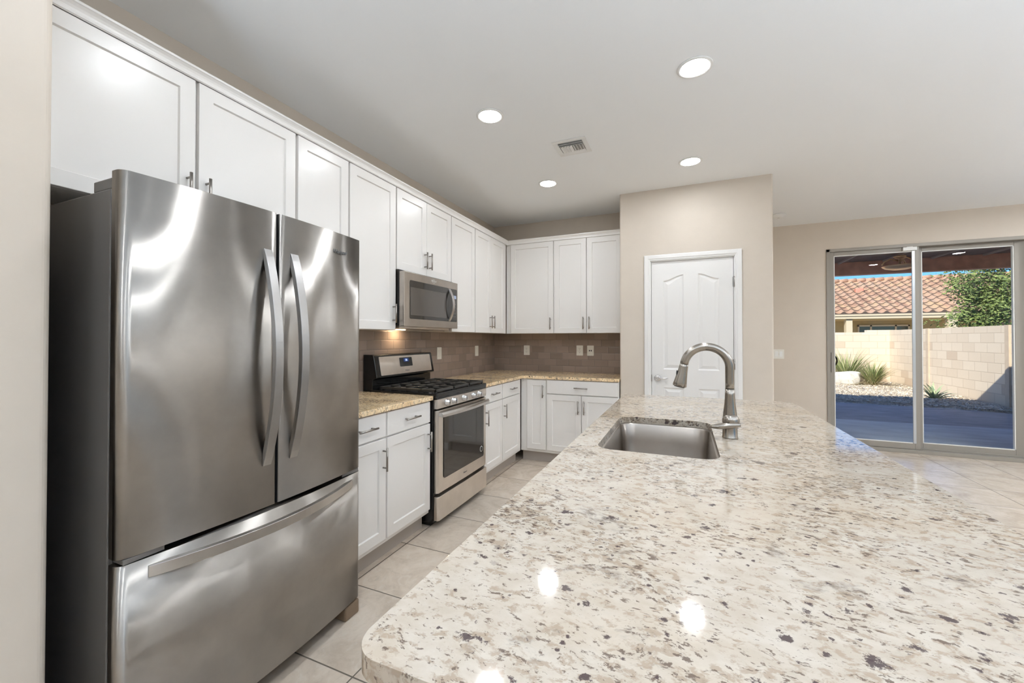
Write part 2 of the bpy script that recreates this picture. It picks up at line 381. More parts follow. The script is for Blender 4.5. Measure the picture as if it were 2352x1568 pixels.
# ------------------------------------------------------------------ mesh helpers
class MB:
    def __init__(s): s.v = []; s.f = []; s.m = []; s.sm = []
    def add(s, vs, fs, mi=0, smooth=False):
        b = len(s.v); s.v += [tuple(p) for p in vs]
        for f in fs: s.f.append(tuple(b + i for i in f)); s.m.append(mi); s.sm.append(smooth)
        return s
    def box(s, a, b, mi=0):
        x0, y0, z0 = a; x1, y1, z1 = b
        x0, x1 = min(x0, x1), max(x0, x1); y0, y1 = min(y0, y1), max(y0, y1); z0, z1 = min(z0, z1), max(z0, z1)
        v = [(x0, y0, z0), (x1, y0, z0), (x1, y1, z0), (x0, y1, z0), (x0, y0, z1), (x1, y0, z1), (x1, y1, z1), (x0, y1, z1)]
        return s.add(v, [(0, 3, 2, 1), (4, 5, 6, 7), (0, 1, 5, 4), (1, 2, 6, 5), (2, 3, 7, 6), (3, 0, 4, 7)], mi)
    def prism(s, pts, z0, z1, mi=0, smooth_side=False):
        n = len(pts)
        v = [(x, y, z0) for x, y in pts] + [(x, y, z1) for x, y in pts]
        s.add(v, [tuple(range(n))[::-1], tuple(range(n, 2 * n))], mi)
        b = len(s.v) - 2 * n
        for i in range(n):
            j = (i + 1) % n
            s.f.append((b + i, b + j, b + n + j, b + n + i)); s.m.append(mi); s.sm.append(smooth_side)
        return s
    def tube(s, pts, r, seg=14, mi=0, cap=True, rs=None):
        pts = [Vector(p) for p in pts]; n = len(pts); rings = []
        up = None
        for i, p in enumerate(pts):
            t = (pts[min(i + 1, n - 1)] - pts[max(i - 1, 0)]).normalized()
            if up is None:
                up = Vector((0, 0, 1)) if abs(t.z) < 0.9 else Vector((1, 0, 0))
            x = t.cross(up)
            if x.length < 1e-6: x = t.orthogonal()
            x.normalize(); y = x.cross(t).normalized(); up = y
            rr = rs[i] if rs else r
            rings.append([p + (x * math.cos(2 * PI * k / seg) + y * math.sin(2 * PI * k / seg)) * rr for k in range(seg)])
        v = [q for R in rings for q in R]; f = []
        for i in range(n - 1):
            for k in range(seg):
                k2 = (k + 1) % seg
                f.append((i * seg + k, i * seg + k2, (i + 1) * seg + k2, (i + 1) * seg + k))
        s.add(v, f, mi, True)
        if cap:
            b = len(s.v) - len(v)
            s.f.append(tuple(b + k for k in range(seg))[::-1]); s.m.append(mi); s.sm.append(False)
            s.f.append(tuple(b + (n - 1) * seg + k for k in range(seg))); s.m.append(mi); s.sm.append(False)
        return s
    def lathe(s, prof, c, axis='z', seg=32, mi=0, smooth=True):
        """prof: (r, h) list around axis through c"""
        cx, cy_, cz = c; v = []; f = []; n = len(prof)
        for r, h in prof:
            for k in range(seg):
                a = 2 * PI * k / seg; p, q = r * math.cos(a), r * math.sin(a)
                v.append({'z': (cx + p, cy_ + q, cz + h), 'y': (cx + p, cy_ + h, cz + q), 'x': (cx + h, cy_ + p, cz + q)}[axis])
        for i in range(n - 1):
            for k in range(seg):
                k2 = (k + 1) % seg
                f.append((i * seg + k, i * seg + k2, (i + 1) * seg + k2, (i + 1) * seg + k))
        s.add(v, f, mi, smooth)
        b = len(s.v) - len(v)
        if prof[0][0] > 1e-5: s.f.append(tuple(b + k for k in range(seg))[::-1]); s.m.append(mi); s.sm.append(False)
        if prof[-1][0] > 1e-5: s.f.append(tuple(b + (n - 1) * seg + k for k in range(seg))); s.m.append(mi); s.sm.append(False)
        return s
    def ellipsoid(s, c, r, seg=24, rings=14, mi=0):
        v = []; f = []
        for i in range(rings + 1):
            th = PI * i / rings
            for k in range(seg):
                a = 2 * PI * k / seg
                v.append((c[0] + r[0] * math.sin(th) * math.cos(a), c[1] + r[1] * math.sin(th) * math.sin(a), c[2] + r[2] * math.cos(th)))
        for i in range(rings):
            for k in range(seg):
                k2 = (k + 1) % seg
                f.append((i * seg + k, (i + 1) * seg + k, (i + 1) * seg + k2, i * seg + k2))
        return s.add(v, f, mi, True)
    def map(s, fn): s.v = [tuple(fn(*p)) for p in s.v]; return s

def world_loc(o):
    p = Vector((0, 0, 0))
    while o is not None: p += Vector(o.location); o = o.parent
    return p

def mesh_obj(name, mb, mats, parent=None, bevel=0.0, segs=2, smooth=None, weld=True):
    me = bpy.data.meshes.new(name)
    off = world_loc(parent) if parent else Vector((0, 0, 0))
    me.from_pydata([Vector(p) - off for p in mb.v], [], mb.f)
    if not isinstance(mats, (list, tuple)): mats = [mats]
    for m in mats: me.materials.append(m)
    for p, mi, sm in zip(me.polygons, mb.m, mb.sm):
        p.material_index = min(mi, len(mats) - 1); p.use_smooth = sm if smooth is None else smooth
    bm = bmesh.new(); bm.from_mesh(me)
    if weld: bmesh.ops.remove_doubles(bm, verts=bm.verts, dist=1e-5)
    bmesh.ops.recalc_face_normals(bm, faces=bm.faces); bm.to_mesh(me); bm.free()
    me.update()
    o = bpy.data.objects.new(name, me); COL.objects.link(o)
    if parent: o.parent = parent
    if bevel:
        md = o.modifiers.new('bevel', 'BEVEL'); md.width = bevel; md.segments = segs; md.limit_method = 'ANGLE'
        md.angle_limit = math.radians(40); md.harden_normals = False
    return o

def tag(o, label, cat, group=None):
    o['label'] = label; o['category'] = cat
    if group: o['group'] = group
    return o
def thing(name, loc, label, cat, group=None):
    o = bpy.data.objects.new(name, None); COL.objects.link(o); o.location = loc
    o.empty_display_size = 0.1
    return tag(o, label, cat, group)
def struct(o): o['kind'] = 'structure'; return o
def part_label(o, t): o['label'] = t; return o

def copy_tree(o, loc, label):
    c = o.copy(); COL.objects.link(c); c.location = loc; c['label'] = label
    for ch in o.children:
        d = ch.copy(); COL.objects.link(d); d.parent = c
        for g2 in ch.children:
            e = g2.copy(); COL.objects.link(e); e.parent = d
    return c

# local frames: (u, n, z) -> world; n points out of the wall into the room
def FL(x0=0.0):  return lambda u, n, z: (x0 + n, u, z)              # left wall, faces +x, u = y
def FB(y0=0.0):  return lambda u, n, z: (u, y0 - n, z)              # back walls, face -y, u = x
def FI(x0=0.0):  return lambda u, n, z: (x0 - n, -u, z)             # island kitchen side, faces -x, u = -y

def ubox(mb, F, u0, u1, n0, n1, z0, z1, mi=0):
    t = MB().box((u0, n0, z0), (u1, n1, z1), mi); t.map(F)
    mb.add(t.v, t.f, mi); return mb

def shaker(F, u0, u1, z0, z1, n0, th=0.019, rail=0.057, rec=0.009, ch=0.004):
    """five piece door; outer face at n0, body goes back by th"""
    mb = MB(); nb = n0 - th
    def ring(i, n): return [(u0 + i, n, z0 + i), (u1 - i, n, z0 + i), (u1 - i, n, z1 - i), (u0 + i, n, z1 - i)]
    R = [ring(0, nb), ring(0, n0 - 0.0015), ring(0.0015, n0), ring(rail, n0), ring(rail + ch, n0 - rec)]
    v = [p for r in R for p in r]; f = [(3, 2, 1, 0)]
    for k in range(len(R) - 1):
        for i in range(4):
            j = (i + 1) % 4
            f.append((k * 4 + i, k * 4 + j, k * 4 + 4 + j, k * 4 + 4 + i))
    b = (len(R) - 1) * 4; f.append((b, b + 1, b + 2, b + 3))
    mb.add(v, f); mb.map(F); return mb
def slab(F, u0, u1, z0, z1, n0, th=0.019):
    mb = MB(); nb = n0 - th; c = 0.002
    R = [[(u0, nb, z0), (u1, nb, z0), (u1, nb, z1), (u0, nb, z1)], [(u0, n0 - c, z0), (u1, n0 - c, z0), (u1, n0 - c, z1), (u0, n0 - c, z1)],
         [(u0 + c, n0, z0 + c), (u1 - c, n0, z0 + c), (u1 - c, n0, z1 - c), (u0 + c, n0, z1 - c)]]
    v = [p for r in R for p in r]; f = [(3, 2, 1, 0)]
    for k in range(2):
        for i in range(4):
            j = (i + 1) % 4; f.append((k * 4 + i, k * 4 + j, k * 4 + 4 + j, k * 4 + 4 + i))
    f.append((8, 9, 10, 11)); mb.add(v, f); mb.map(F); return mb
def pull(F, u, z, n0, vertical=True, L=0.134):
    """bar pull centred at (u, z)"""
    mb = MB(); n1 = n0 + 0.030; h = L / 2; p = 0.048; r = 0.0058
    if vertical:
        mb.tube([F(u, n1, z - h), F(u, n1, z + h)], r)
        for s in (-p, p): mb.tube([F(u, n0 - 0.001, z + s), F(u, n1, z + s)], 0.0045, 10)
    else:
        mb.tube([F(u - h, n1, z), F(u + h, n1, z)], r)
        for s in (-p, p): mb.tube([F(u + s, n0 - 0.001, z), F(u + s, n1, z)], 0.0045, 10)
    return mb

def text_obj(name, body, size, F, u, z, n, mat, parent, shear=0.0, extrude=0.0006, align='CENTER', sx=1.0, slope=0.0):
    cu = bpy.data.curves.new(name, 'FONT'); cu.body = body; cu.size = size; cu.extrude = extrude; cu.shear = shear
    cu.align_x = align; cu.align_y = 'CENTER'
    t = bpy.data.objects.new(name, cu)
    me = bpy.data.meshes.new_from_object(t); bpy.data.objects.remove(t); bpy.data.curves.remove(cu)
    off = world_loc(parent)
    for v in me.vertices:
        x, y, zz = v.co
        v.co = Vector(F(u + x * sx, n + zz, z + y + slope * x)) - off
    me.materials.clear(); me.materials.append(mat)
    me.name = name
    o = bpy.data.objects.new(name, me); COL.objects.link(o); o.parent = parent
    return o

def arc2(cx, cy_, r, a0, a1, n):
    return [(cx + r * math.cos(a0 + (a1 - a0) * i / n), cy_ + r * math.sin(a0 + (a1 - a0) * i / n)) for i in range(n + 1)]
def rrect(x0, y0, x1, y1, r, n=8):
    return (arc2(x0 + r, y0 + r, r, PI, 1.5 * PI, n) + arc2(x1 - r, y0 + r, r, 1.5 * PI, 2 * PI, n)
            + arc2(x1 - r, y1 - r, r, 0, PI / 2, n) + arc2(x0 + r, y1 - r, r, PI / 2, PI, n))

def slab_with_hole(outer, hole, z0, z1):
    """flat slab (x, y outline) with an optional hole"""
    bm = bmesh.new()
    def loop(pts):
        vs = [bm.verts.new((x, y, z1)) for x, y in pts]
        return [bm.edges.new((vs[i], vs[(i + 1) % len(vs)])) for i in range(len(vs))]
    es = loop(outer) + (loop(hole) if hole else [])
    r = bmesh.ops.triangle_fill(bm, edges=es, use_beauty=True)
    fs = [g for g in r['geom'] if isinstance(g, bmesh.types.BMFace)]
    e = bmesh.ops.extrude_face_region(bm, geom=fs)
    for v in e['geom']:
        if isinstance(v, bmesh.types.BMVert): v.co.z = z0
    bmesh.ops.recalc_face_normals(bm, faces=bm.faces)
    mb = MB(); bm.verts.index_update()
    mb.v = [tuple(v.co) for v in bm.verts]; mb.f = [tuple(v.index for v in f.verts) for f in bm.faces]
    mb.m = [0] * len(mb.f); mb.sm = [False] * len(mb.f); bm.free(); return mb

# ------------------------------------------------------------------ the room
H = 2.739; YB = 4.667; YP = 4.085; YD = 6.05; XR = 7.0; YF = -3.6
struct(mesh_obj('floor', MB().box((-0.12, YF - 0.15, -0.10), (XR + 0.15, YD + 0.15, 0.0)), M['floor']))
struct(mesh_obj('ceiling', MB().box((-0.12, YF - 0.15, H), (XR + 0.15, YD + 0.15, H + 0.22)), M['ceiling']))
wl_ = struct(mesh_obj('wall_left', MB().box((-0.12, YF - 0.15, 0), (0, YD + 0.15, H)), M['wall']))
mesh_obj('tile_backsplash', MB().box((0.0, 1.53, 0.9145), (0.006, YB, 1.372)), M['tile_left'], wl_)
wb_ = struct(mesh_obj('wall_back', MB().box((0.0, YB, 0), (1.70, YB + 0.12, H)), M['wall']))
mesh_obj('tile_backsplash', MB().box((0.006, YB - 0.006, 0.9145), (1.655, YB, 1.372)), M['tile_back'], wb_)
# pantry box with the door opening
XPL, XPR = 1.655, 2.951; DX0, DX1, DZ = 1.943, 2.655, 2.050
r = 0.016
pw = MB()
pw.prism([(DX0, YP), (DX0, YP + 0.115), (XPL + 0.115, YP + 0.115), (XPL + 0.115, YB + 0.12), (XPL, YB + 0.12)]
         + arc2(XPL + r, YP + r, r, PI, 1.5 * PI, 5), 0, H)
pw.prism([(DX1, YP + 0.115), (DX1, YP)] + arc2(XPR - r, YP + r, r, -PI / 2, 0, 5) + [(XPR, YD + 0.02), (XPR - 0.115, YD + 0.02), (XPR - 0.115, YP + 0.115)], 0, H)
pw.box((DX0, YP, DZ), (DX1, YP + 0.115, H))
struct(mesh_obj('wall_pantry', pw, M['wall'], weld=False))
# stub wall beside the refrigerator, bullnose corners
r = 0.020; XS = 0.68; SY0, SY1 = 0.393, 0.509
struct(mesh_obj('wall_stub', MB().prism([(0.0, SY1), (0.0, SY0)] + arc2(XS - r, SY0 + r, r, -PI / 2, 0, 6) + arc2(XS - r, SY1 - r, r, 0, PI / 2, 6), 0, H), M['wall']))
# wall with the sliding door
SX0, SX1, SZ = 3.844, 5.664, 2.400
wd = MB().box((XPR - 0.115, YD, 0), (SX0, YD + 0.15, H)).box((SX1, YD, 0), (XR + 0.15, YD + 0.15, H)).box((SX0, YD, SZ), (SX1, YD + 0.15, H))
struct(mesh_obj('wall_far', wd, M['wall'], weld=False))
# right wall with a window, wall behind
WY0, WY1, WZ0, WZ1 = -2.6, 1.2, 0.5, 2.35
W2A, W2B = 4.15, 5.80
wr = (MB().box((XR, YF - 0.15, 0), (XR + 0.15, WY0, H)).box((XR, WY1, 0), (XR + 0.15, W2A, H)).box((XR, W2B, 0), (XR + 0.15, YD, H))
      .box((XR, W2A, 0), (XR + 0.15, W2B, WZ0)).box((XR, W2A, WZ1), (XR + 0.15, W2B, H))
      .box((XR, WY0, 0), (XR + 0.15, WY1, WZ0)).box((XR, WY0, WZ1), (XR + 0.15, WY1, H)))
struct(mesh_obj('wall_right', wr, M['wall'], weld=False))
struct(mesh_obj('wall_front', MB().box((0, YF - 0.15, 0), (XR, YF, H)), M['wall']))
def window(name, a0, b0):
    w1 = MB()
    for a, b in ((a0, a0 + 0.05), ((a0 + b0) / 2 - 0.03, (a0 + b0) / 2 + 0.03), (b0 - 0.05, b0)):
        w1.box((XR + 0.03, a, WZ0), (XR + 0.10, b, WZ1))
    w1.box((XR + 0.03, a0, WZ0), (XR + 0.10, b0, WZ0 + 0.05)).box((XR + 0.03, a0, WZ1 - 0.05), (XR + 0.10, b0, WZ1))
    w = struct(mesh_obj(name, w1, M['trim'], weld=False))
    mesh_obj('window_pane', MB().box((XR + 0.060, a0 + 0.05, WZ0 + 0.05), (XR + 0.066, b0 - 0.05, WZ1 - 0.05)), M['glass'], w)
window('window_1', WY0, WY1)
window('window_2', W2A, W2B)
# baseboards
struct(mesh_obj('baseboard_far', MB().box((XPR, YD - 0.014, 0), (SX0 - 0.01, YD, 0.085)).box((SX1 + 0.01, YD - 0.014, 0), (XR, YD, 0.085)), M['trim'], bevel=0.004))
struct(mesh_obj('baseboard_pantry', MB().box((XPL + 0.02, YP - 0.014, 0), (DX0 - 0.06, YP, 0.085)).box((DX1 + 0.06, YP - 0.014, 0), (XPR, YP, 0.085))
                .box((XPR, YP, 0), (XPR + 0.014, YD, 0.085)), M['trim'], bevel=0.004))

# ------------------------------------------------------------------ pantry door
F = FB(YP)
d1 = MB()
# panelled slab: outer frame grid with four raised panels
def panel_outline(x0, x1, z0, z1, arch, inset, k=16):
    """arch: None, 'l' (rises to the right) or 'r' (rises to the left)"""
    x0 += inset; x1 -= inset; z0 += inset; z1 -= inset
    pts = [(x0, z0), (x1, z0)]
    if arch is None:
        return pts + [(x1, z1), (x0, z1)]
    top = []
    for i in range(k + 1):
        t = i / k; sgm = 0.5 - 0.5 * math.cos(PI * t)
        top.append((x0 + (x1 - x0) * t, z1 - 0.052 + 0.052 * (sgm if arch == 'l' else 1 - sgm)))
    return pts + top[::-1]
PAN = [(2.056, 2.236, 1.018, 1.912, 'l'), (2.356, 2.534, 1.018, 1.912, 'r'), (2.056, 2.236, 0.20, 0.846, None), (2.356, 2.534, 0.20, 0.846, None)]
ND = -0.012
dx0, dx1, dz0, dz1 = DX0 + 0.009, DX1 - 0.009, 0.008, DZ - 0.008
bm = bmesh.new()
def bloop(pts, n):
    vs = [bm.verts.new(F(x, n, z)) for x, z in pts]
    return vs, [bm.edges.new((vs[i], vs[(i + 1) % len(vs)])) for i in range(len(vs))]
ov, oe = bloop([(dx0, dz0), (dx1, dz0), (dx1, dz1), (dx0, dz1)], ND)
edges = list(oe); plist = []
for (a, b, c, d, ar) in PAN:
    vs, es = bloop(panel_outline(a, b, c, d, ar, 0), ND); edges += es; plist.append((vs, (a, b, c, d, ar)))
bmesh.ops.triangle_fill(bm, edges=edges, use_beauty=True)
for vs, (a, b, c, d, ar) in plist:
    prev = vs
    for ins, n in ((0.010, ND - 0.009), (0.018, ND - 0.009), (0.040, ND - 0.002)):
        cur = [bm.verts.new(F(x, n, z)) for x, z in panel_outline(a, b, c, d, ar, ins)]
        for i in range(len(cur)):
            j = (i + 1) % len(cur); bm.faces.new((prev[i], prev[j], cur[j], cur[i]))
        prev = cur
    bm.faces.new(prev)
bk = [bm.verts.new(F(x, ND - 0.035, z)) for x, z in [(dx0, dz0), (dx1, dz0), (dx1, dz1), (dx0, dz1)]]
for i in range(4):
    j = (i + 1) % 4; bm.faces.new((ov[i], ov[j], bk[j], bk[i]))
bm.faces.new(bk[::-1])
bmesh.ops.recalc_face_normals(bm, faces=bm.faces)
me = bpy.data.meshes.new('door_1'); bm.to_mesh(me); bm.free(); me.materials.append(M['trim'])
door1 = bpy.data.objects.new('door_1', me); COL.objects.link(door1); struct(door1)
cs = MB()
def casing_rail(pts_in, pts_out):
    pass
cw = 0.058
# profiled casing: three stacked strips
for (i0, i1, n1) in ((0.0, cw, 0.010), (0.006, cw, 0.013), (0.020, cw - 0.004, 0.018)):
    ubox(cs, F, DX0 - i1, DX0 - i0, 0.0, n1, 0, DZ + i1)
    ubox(cs, F, DX1 + i0, DX1 + i1, 0.0, n1, 0, DZ + i1)
    ubox(cs, F, DX0 - i0, DX1 + i0, 0.0, n1, DZ + i0, DZ + i1)
mesh_obj('casing', cs, M['trim'], door1, bevel=0.003, weld=False)
jb = MB()
ubox(jb, F, DX0, DX0 + 0.006, -0.115, 0, 0, DZ); ubox(jb, F, DX1 - 0.006, DX1, -0.115, 0, 0, DZ); ubox(jb, F, DX0, DX1, -0.115, 0, DZ - 0.006, DZ)
ubox(jb, F, DX0, DX1, -0.115, -0.055, 0, DZ)
mesh_obj('jamb', jb, M['trim'], door1, weld=False)
for z in (1.82, 1.08, 0.25):
    hb = MB().tube([F(DX1 - 0.002, 0.004, z - 0.046), F(DX1 - 0.002, 0.004, z + 0.046)], 0.0065, 12)
    ubox(hb, F, DX1 - 0.016, DX1 - 0.004, -0.013, -0.009, z - 0.044, z + 0.044)
    mesh_obj('hinge', hb, M['hinge'], door1)
lv = MB().lathe([(0.0, 0.0), (0.030, 0.0), (0.031, -0.006), (0.024, -0.013), (0.013, -0.016), (0.012, -0.040), (0.0, -0.044)], F(2.005, ND, 0.933), 'y', 28)
lv.tube([F(2.005, ND + 0.036, 0.933), F(2.03, ND + 0.040, 0.935), F(2.055, ND + 0.040, 0.932), F(2.08, ND + 0.038, 0.934), F(2.097, ND + 0.034, 0.937)], 0.007, 12,
        rs=[0.010, 0.0085, 0.0065, 0.0075, 0.006])
mesh_obj('lever_handle', lv, M['chrome'], door1)
mesh_obj('latch_plate', ubox(MB(), F, DX0 + 0.004, DX0 + 0.0095, -0.02, 0.001, 0.90, 0.965), M['hinge'], door1)

# ------------------------------------------------------------------ sliding glass door
F = FB(YD)
sd = MB()
ubox(sd, F, SX0, SX0 + 0.035, -0.13, 0.012, 0, SZ); ubox(sd, F, SX1 - 0.035, SX1, -0.13, 0.012, 0, SZ)
ubox(sd, F, SX0, SX1, -0.13, 0.012, SZ - 0.036, SZ); ubox(sd, F, SX0, SX1, -0.13, 0.020, 0, 0.040)
ubox(sd, F, SX0, SX1, -0.062, -0.052, 0.04, 0.056)
door2 = struct(mesh_obj('door_2', sd, M['doorframe'], bevel=0.003, weld=False))
def sash(x0, x1, n0, n1, st_l, st_r, name):
    p = MB()
    zb, zt = 0.042, SZ - 0.037
    ubox(p, F, x0, x0 + st_l, n0, n1, zb, zt); ubox(p, F, x1 - st_r, x1, n0, n1, zb, zt)
    ubox(p, F, x0 + st_l, x1 - st_r, n0, n1, zb, zb + 0.068); ubox(p, F, x0 + st_l, x1 - st_r, n0, n1, zt - 0.044, zt)
    s = mesh_obj(name, p, M['doorframe'], door2, bevel=0.003, weld=False)
    q = MB(); a, b, c, d = x0 + st_l, x1 - st_r, zb + 0.068, zt - 0.044; e = 0.008; m_ = (n0 + n1) / 2
    ubox(q, F, a, a + e, m_ - 0.012, n1 - 0.003, c, d); ubox(q, F, b - e, b, m_ - 0.012, n1 - 0.003, c, d)
    ubox(q, F, a, b, m_ - 0.012, n1 - 0.003, c, c + e); ubox(q, F, a, b, m_ - 0.012, n1 - 0.003, d - e, d)
    mesh_obj('glazing_gasket', q, M['spacer'], s, weld=False)
    gq = ubox(MB(), F, a + 0.001, b - 0.001, m_ - 0.004, m_ + 0.002, c + 0.001, d - 0.001)
    mesh_obj('glass_pane', gq, M['glass'], s)
    return s
s_r = sash(4.690, SX1 - 0.036, -0.105, -0.066, 0.068, 0.112, 'fixed_panel')
s_l = sash(SX0 + 0.036, 4.715, -0.048, -0.008, 0.044, 0.048, 'sliding_panel')
mesh_obj('interlock_strip', ubox(MB(), F, 4.650, 4.676, -0.012, -0.004, 0.11, 2.318), M['silver'], s_l, bevel=0.002)
dh = MB().tube([F(3.932 + 0.034 * math.sin(a), -0.075 - 0.0, 1.040 + 0.058 * math.cos(a)) for a in [PI * i / 14 for i in range(15)]], 0.009, 12)
mesh_obj('door_pull', dh, M['darkbronze'], s_l)
mesh_obj('latch_escutcheon', ubox(MB(), F, 3.888, 3.902, -0.010, 0.004, 0.90, 1.14), M['doorframe'], s_l, bevel=0.003)
lk = ubox(MB(), F, 4.565, 4.690, -0.008, 0.016, 2.322, 2.362); ubox(lk, F, 4.60, 4.655, 0.0, 0.012, 2.360, 2.372)
mesh_obj('security_latch', lk, M['whiteplastic'], door2, bevel=0.003, weld=False)

# ------------------------------------------------------------------ upper cabinets
XU = 0.325; UZ0, UZ1 = 1.370, 2.407
def upper(y0, y1, z0, doors, label, body_x=0.304, group='white upper cabinets along the left wall'):
    t = thing('upper_cabinet', (0.15, (y0 + y1) / 2, z0), label, 'cabinet', group)
    b = MB().box((0.0065, y0 + 0.001, z0 + 0.012), (body_x, y1 - 0.001, UZ1 + 0.010))
    b.box((body_x - 0.05, y0 + 0.001, z0), (body_x, y1 - 0.001, z0 + 0.012))
    mesh_obj('body', b, M['cab'], t, weld=False)
    Fx = FL(0)
    for (a, c, hs) in doors:
        dr = mesh_obj('door', shaker(Fx, a, c, z0 + 0.001, UZ1, XU), M['cab'], t)
        if hs: mesh_obj('bar_pull', pull(Fx, (a + 0.030) if hs == 'l' else (c - 0.030), z0 + 0.118, XU), M['nickel'], dr)
    return t
upper(0.512, 1.533, 1.813, [(0.560, 1.043, 'r'), (1.057, 1.525, 'l')], 'white two-door cabinet mounted above the stainless refrigerator')
upper(1.533, 1.902, UZ0, [(1.541, 1.895, 'r')], 'narrow white wall cabinet whose lower part is hidden by the refrigerator corner')
upper(1.902, 2.350, UZ0, [(1.909, 2.343, 'r')], 'white single-door wall cabinet between refrigerator and microwave')
upper(2.350, 3.100, 1.813, [(2.357, 2.7225, 'r'), (2.7265, 3.093, 'l')], 'short white two-door cabinet directly above the microwave')
upper(3.100, 3.548, UZ0, [(3.107, 3.541, 'l')], 'white single-door wall cabinet just right of the microwave')
upper(3.548, 4.345, UZ0, [(3.555, 3.9055, 'r'), (3.9095, 4.262, 'l')], 'white two-door wall cabinet beside the inside corner on the left wall')
YU = YB - XU
def upper_back(x0, x1, doors, label):
    t = thing('upper_cabinet', ((x0 + x1) / 2, YB - 0.15, UZ0), label, 'cabinet', 'white upper cabinets along the back wall')
    b = MB().box((x0, YB - 0.304, UZ0 + 0.012), (x1, YB - 0.0065, UZ1 + 0.010)).box((x0, YB - 0.304, UZ0), (x1, YB - 0.254, UZ0 + 0.012))
    mesh_obj('body', b, M['cab'], t, weld=False)
    Fx = FB(YB)
    for (a, c, hs) in doors:
        dr = mesh_obj('door', shaker(Fx, a, c, UZ0 + 0.001, UZ1, XU), M['cab'], t)
        if hs: mesh_obj('bar_pull', pull(Fx, (a + 0.030) if hs == 'l' else (c - 0.030), UZ0 + 0.110, XU), M['nickel'], dr)
    return t
upper_back(0.306, 0.893, [(0.368, 0.887, 'r')], 'white single-door wall cabinet in the corner of the back wall')
upper_back(0.893, 1.653, [(0.899, 1.261, 'r'), (1.267, 1.640, 'l')], 'white two-door wall cabinet against the pantry wall')
# crown moulding
prof = [(0.300, 2.418), (0.328, 2.408), (0.333, 2.412), (0.332, 2.421), (0.328, 2.424), (0.329, 2.431), (0.333, 2.440), (0.340, 2.448), (0.3435, 2.450), (0.3435, 2.459), (0.300, 2.459)]
cm = MB(); n = len(prof)
rings = [[(p, 0.512, z) for p, z in prof], [(p, YB - p, z) for p, z in prof], [(1.653, YB - p, z) for p, z in prof]]
cm.add([q for R in rings for q in R], [(k * n + i, k * n + (i + 1) % n, (k + 1) * n + (i + 1) % n, (k + 1) * n + i) for k in range(2) for i in range(n)]
       + [tuple(range(n)), tuple(range(2 * n, 3 * n))[::-1]])
struct(mesh_obj('trim_1', cm, M['cab']))

# ------------------------------------------------------------------ base cabinets
XB = 0.635; BZ0, BZ1 = 0.142, 0.880; DRB = 0.737; DTP = 0.727; CT = 0.884
def base(F, u0, u1, n_front, drawers, doors, label, group, full=False, nb=0.007):
    c = F((u0 + u1) / 2, n_front / 2, 0)
    t = thing('base_cabinet', c, label, 'cabinet', group)
    b = MB(); nf = n_front - 0.020
    ubox(b, F, u0, u1, nb, nf, 0.112, CT - 0.001)
    mesh_obj('body', b, M['cab'], t)
    mesh_obj('toe_kick', ubox(MB(), F, u0, u1, nb, n_front - 0.075, 0, 0.112), M['toe'], t)
    for a, c2 in drawers:
        d = mesh_obj('drawer', slab(F, a, c2, DRB, BZ1 - 0.004, n_front), M['cab'], t)
        mesh_obj('bar_pull', pull(F, (a + c2) / 2, 0.807, n_front, False, 0.139), M['nickel'], d)
    for a, c2, hs in doors:
        zt = BZ1 - 0.008 if full else DTP
        d = mesh_obj('door', shaker(F, a, c2, BZ0, zt, n_front), M['cab'], t)
        if hs:
            z = 0.757 if full else 0.611
            mesh_obj('bar_pull', pull(F, (a + 0.026) if hs == 'l' else (c2 - 0.026), z, n_front), M['nickel'], d)
    return t
GB = 'white base cabinets'
base(FL(0), 1.532, 2.336, XB, [(1.548, 1.882), (1.894, 2.326)], [(1.548, 1.882, 'r'), (1.894, 2.326, 'r')],
     'white base cabinet with two drawers between refrigerator and range', GB)
base(FL(0), 3.132, 4.030, XB, [(3.142, 3.520), (3.532, 3.978)], [(3.142, 3.520, 'l'), (3.532, 3.978, 'l')],
     'white base cabinet with two drawers between range and inside corner', GB)
base(FB(YB), 0.617, 0.907, XB, [], [(0.692, 0.900, 'r')], 'narrow white corner base cabinet with one full-height door', GB, full=True)
base(FB(YB), 0.907, 1.648, XB, [(0.914, 1.641)], [(0.914, 1.275, 'r'), (1.283, 1.641, 'l')],
     'white base cabinet with one wide drawer against the pantry wall', GB)

# countertops
ct1 = mesh_obj('countertop', slab_with_hole([(0.0065, 1.530), (0.648, 1.530), (0.648, 2.345), (0.0065, 2.345)], None, CT, 0.914), M['granite_warm_lit'], bevel=0.004)
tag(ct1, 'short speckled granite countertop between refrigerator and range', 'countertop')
ct2 = mesh_obj('countertop', slab_with_hole([(0.0065, 3.128), (0.648, 3.128), (0.648, YB - 0.640), (1.653, YB - 0.640), (1.653, YB - 0.0065), (0.0065, YB - 0.0065)], None, CT, 0.914), M['granite_warm_lit'], bevel=0.004)
tag(ct2, 'L-shaped speckled granite countertop in the back corner', 'countertop')

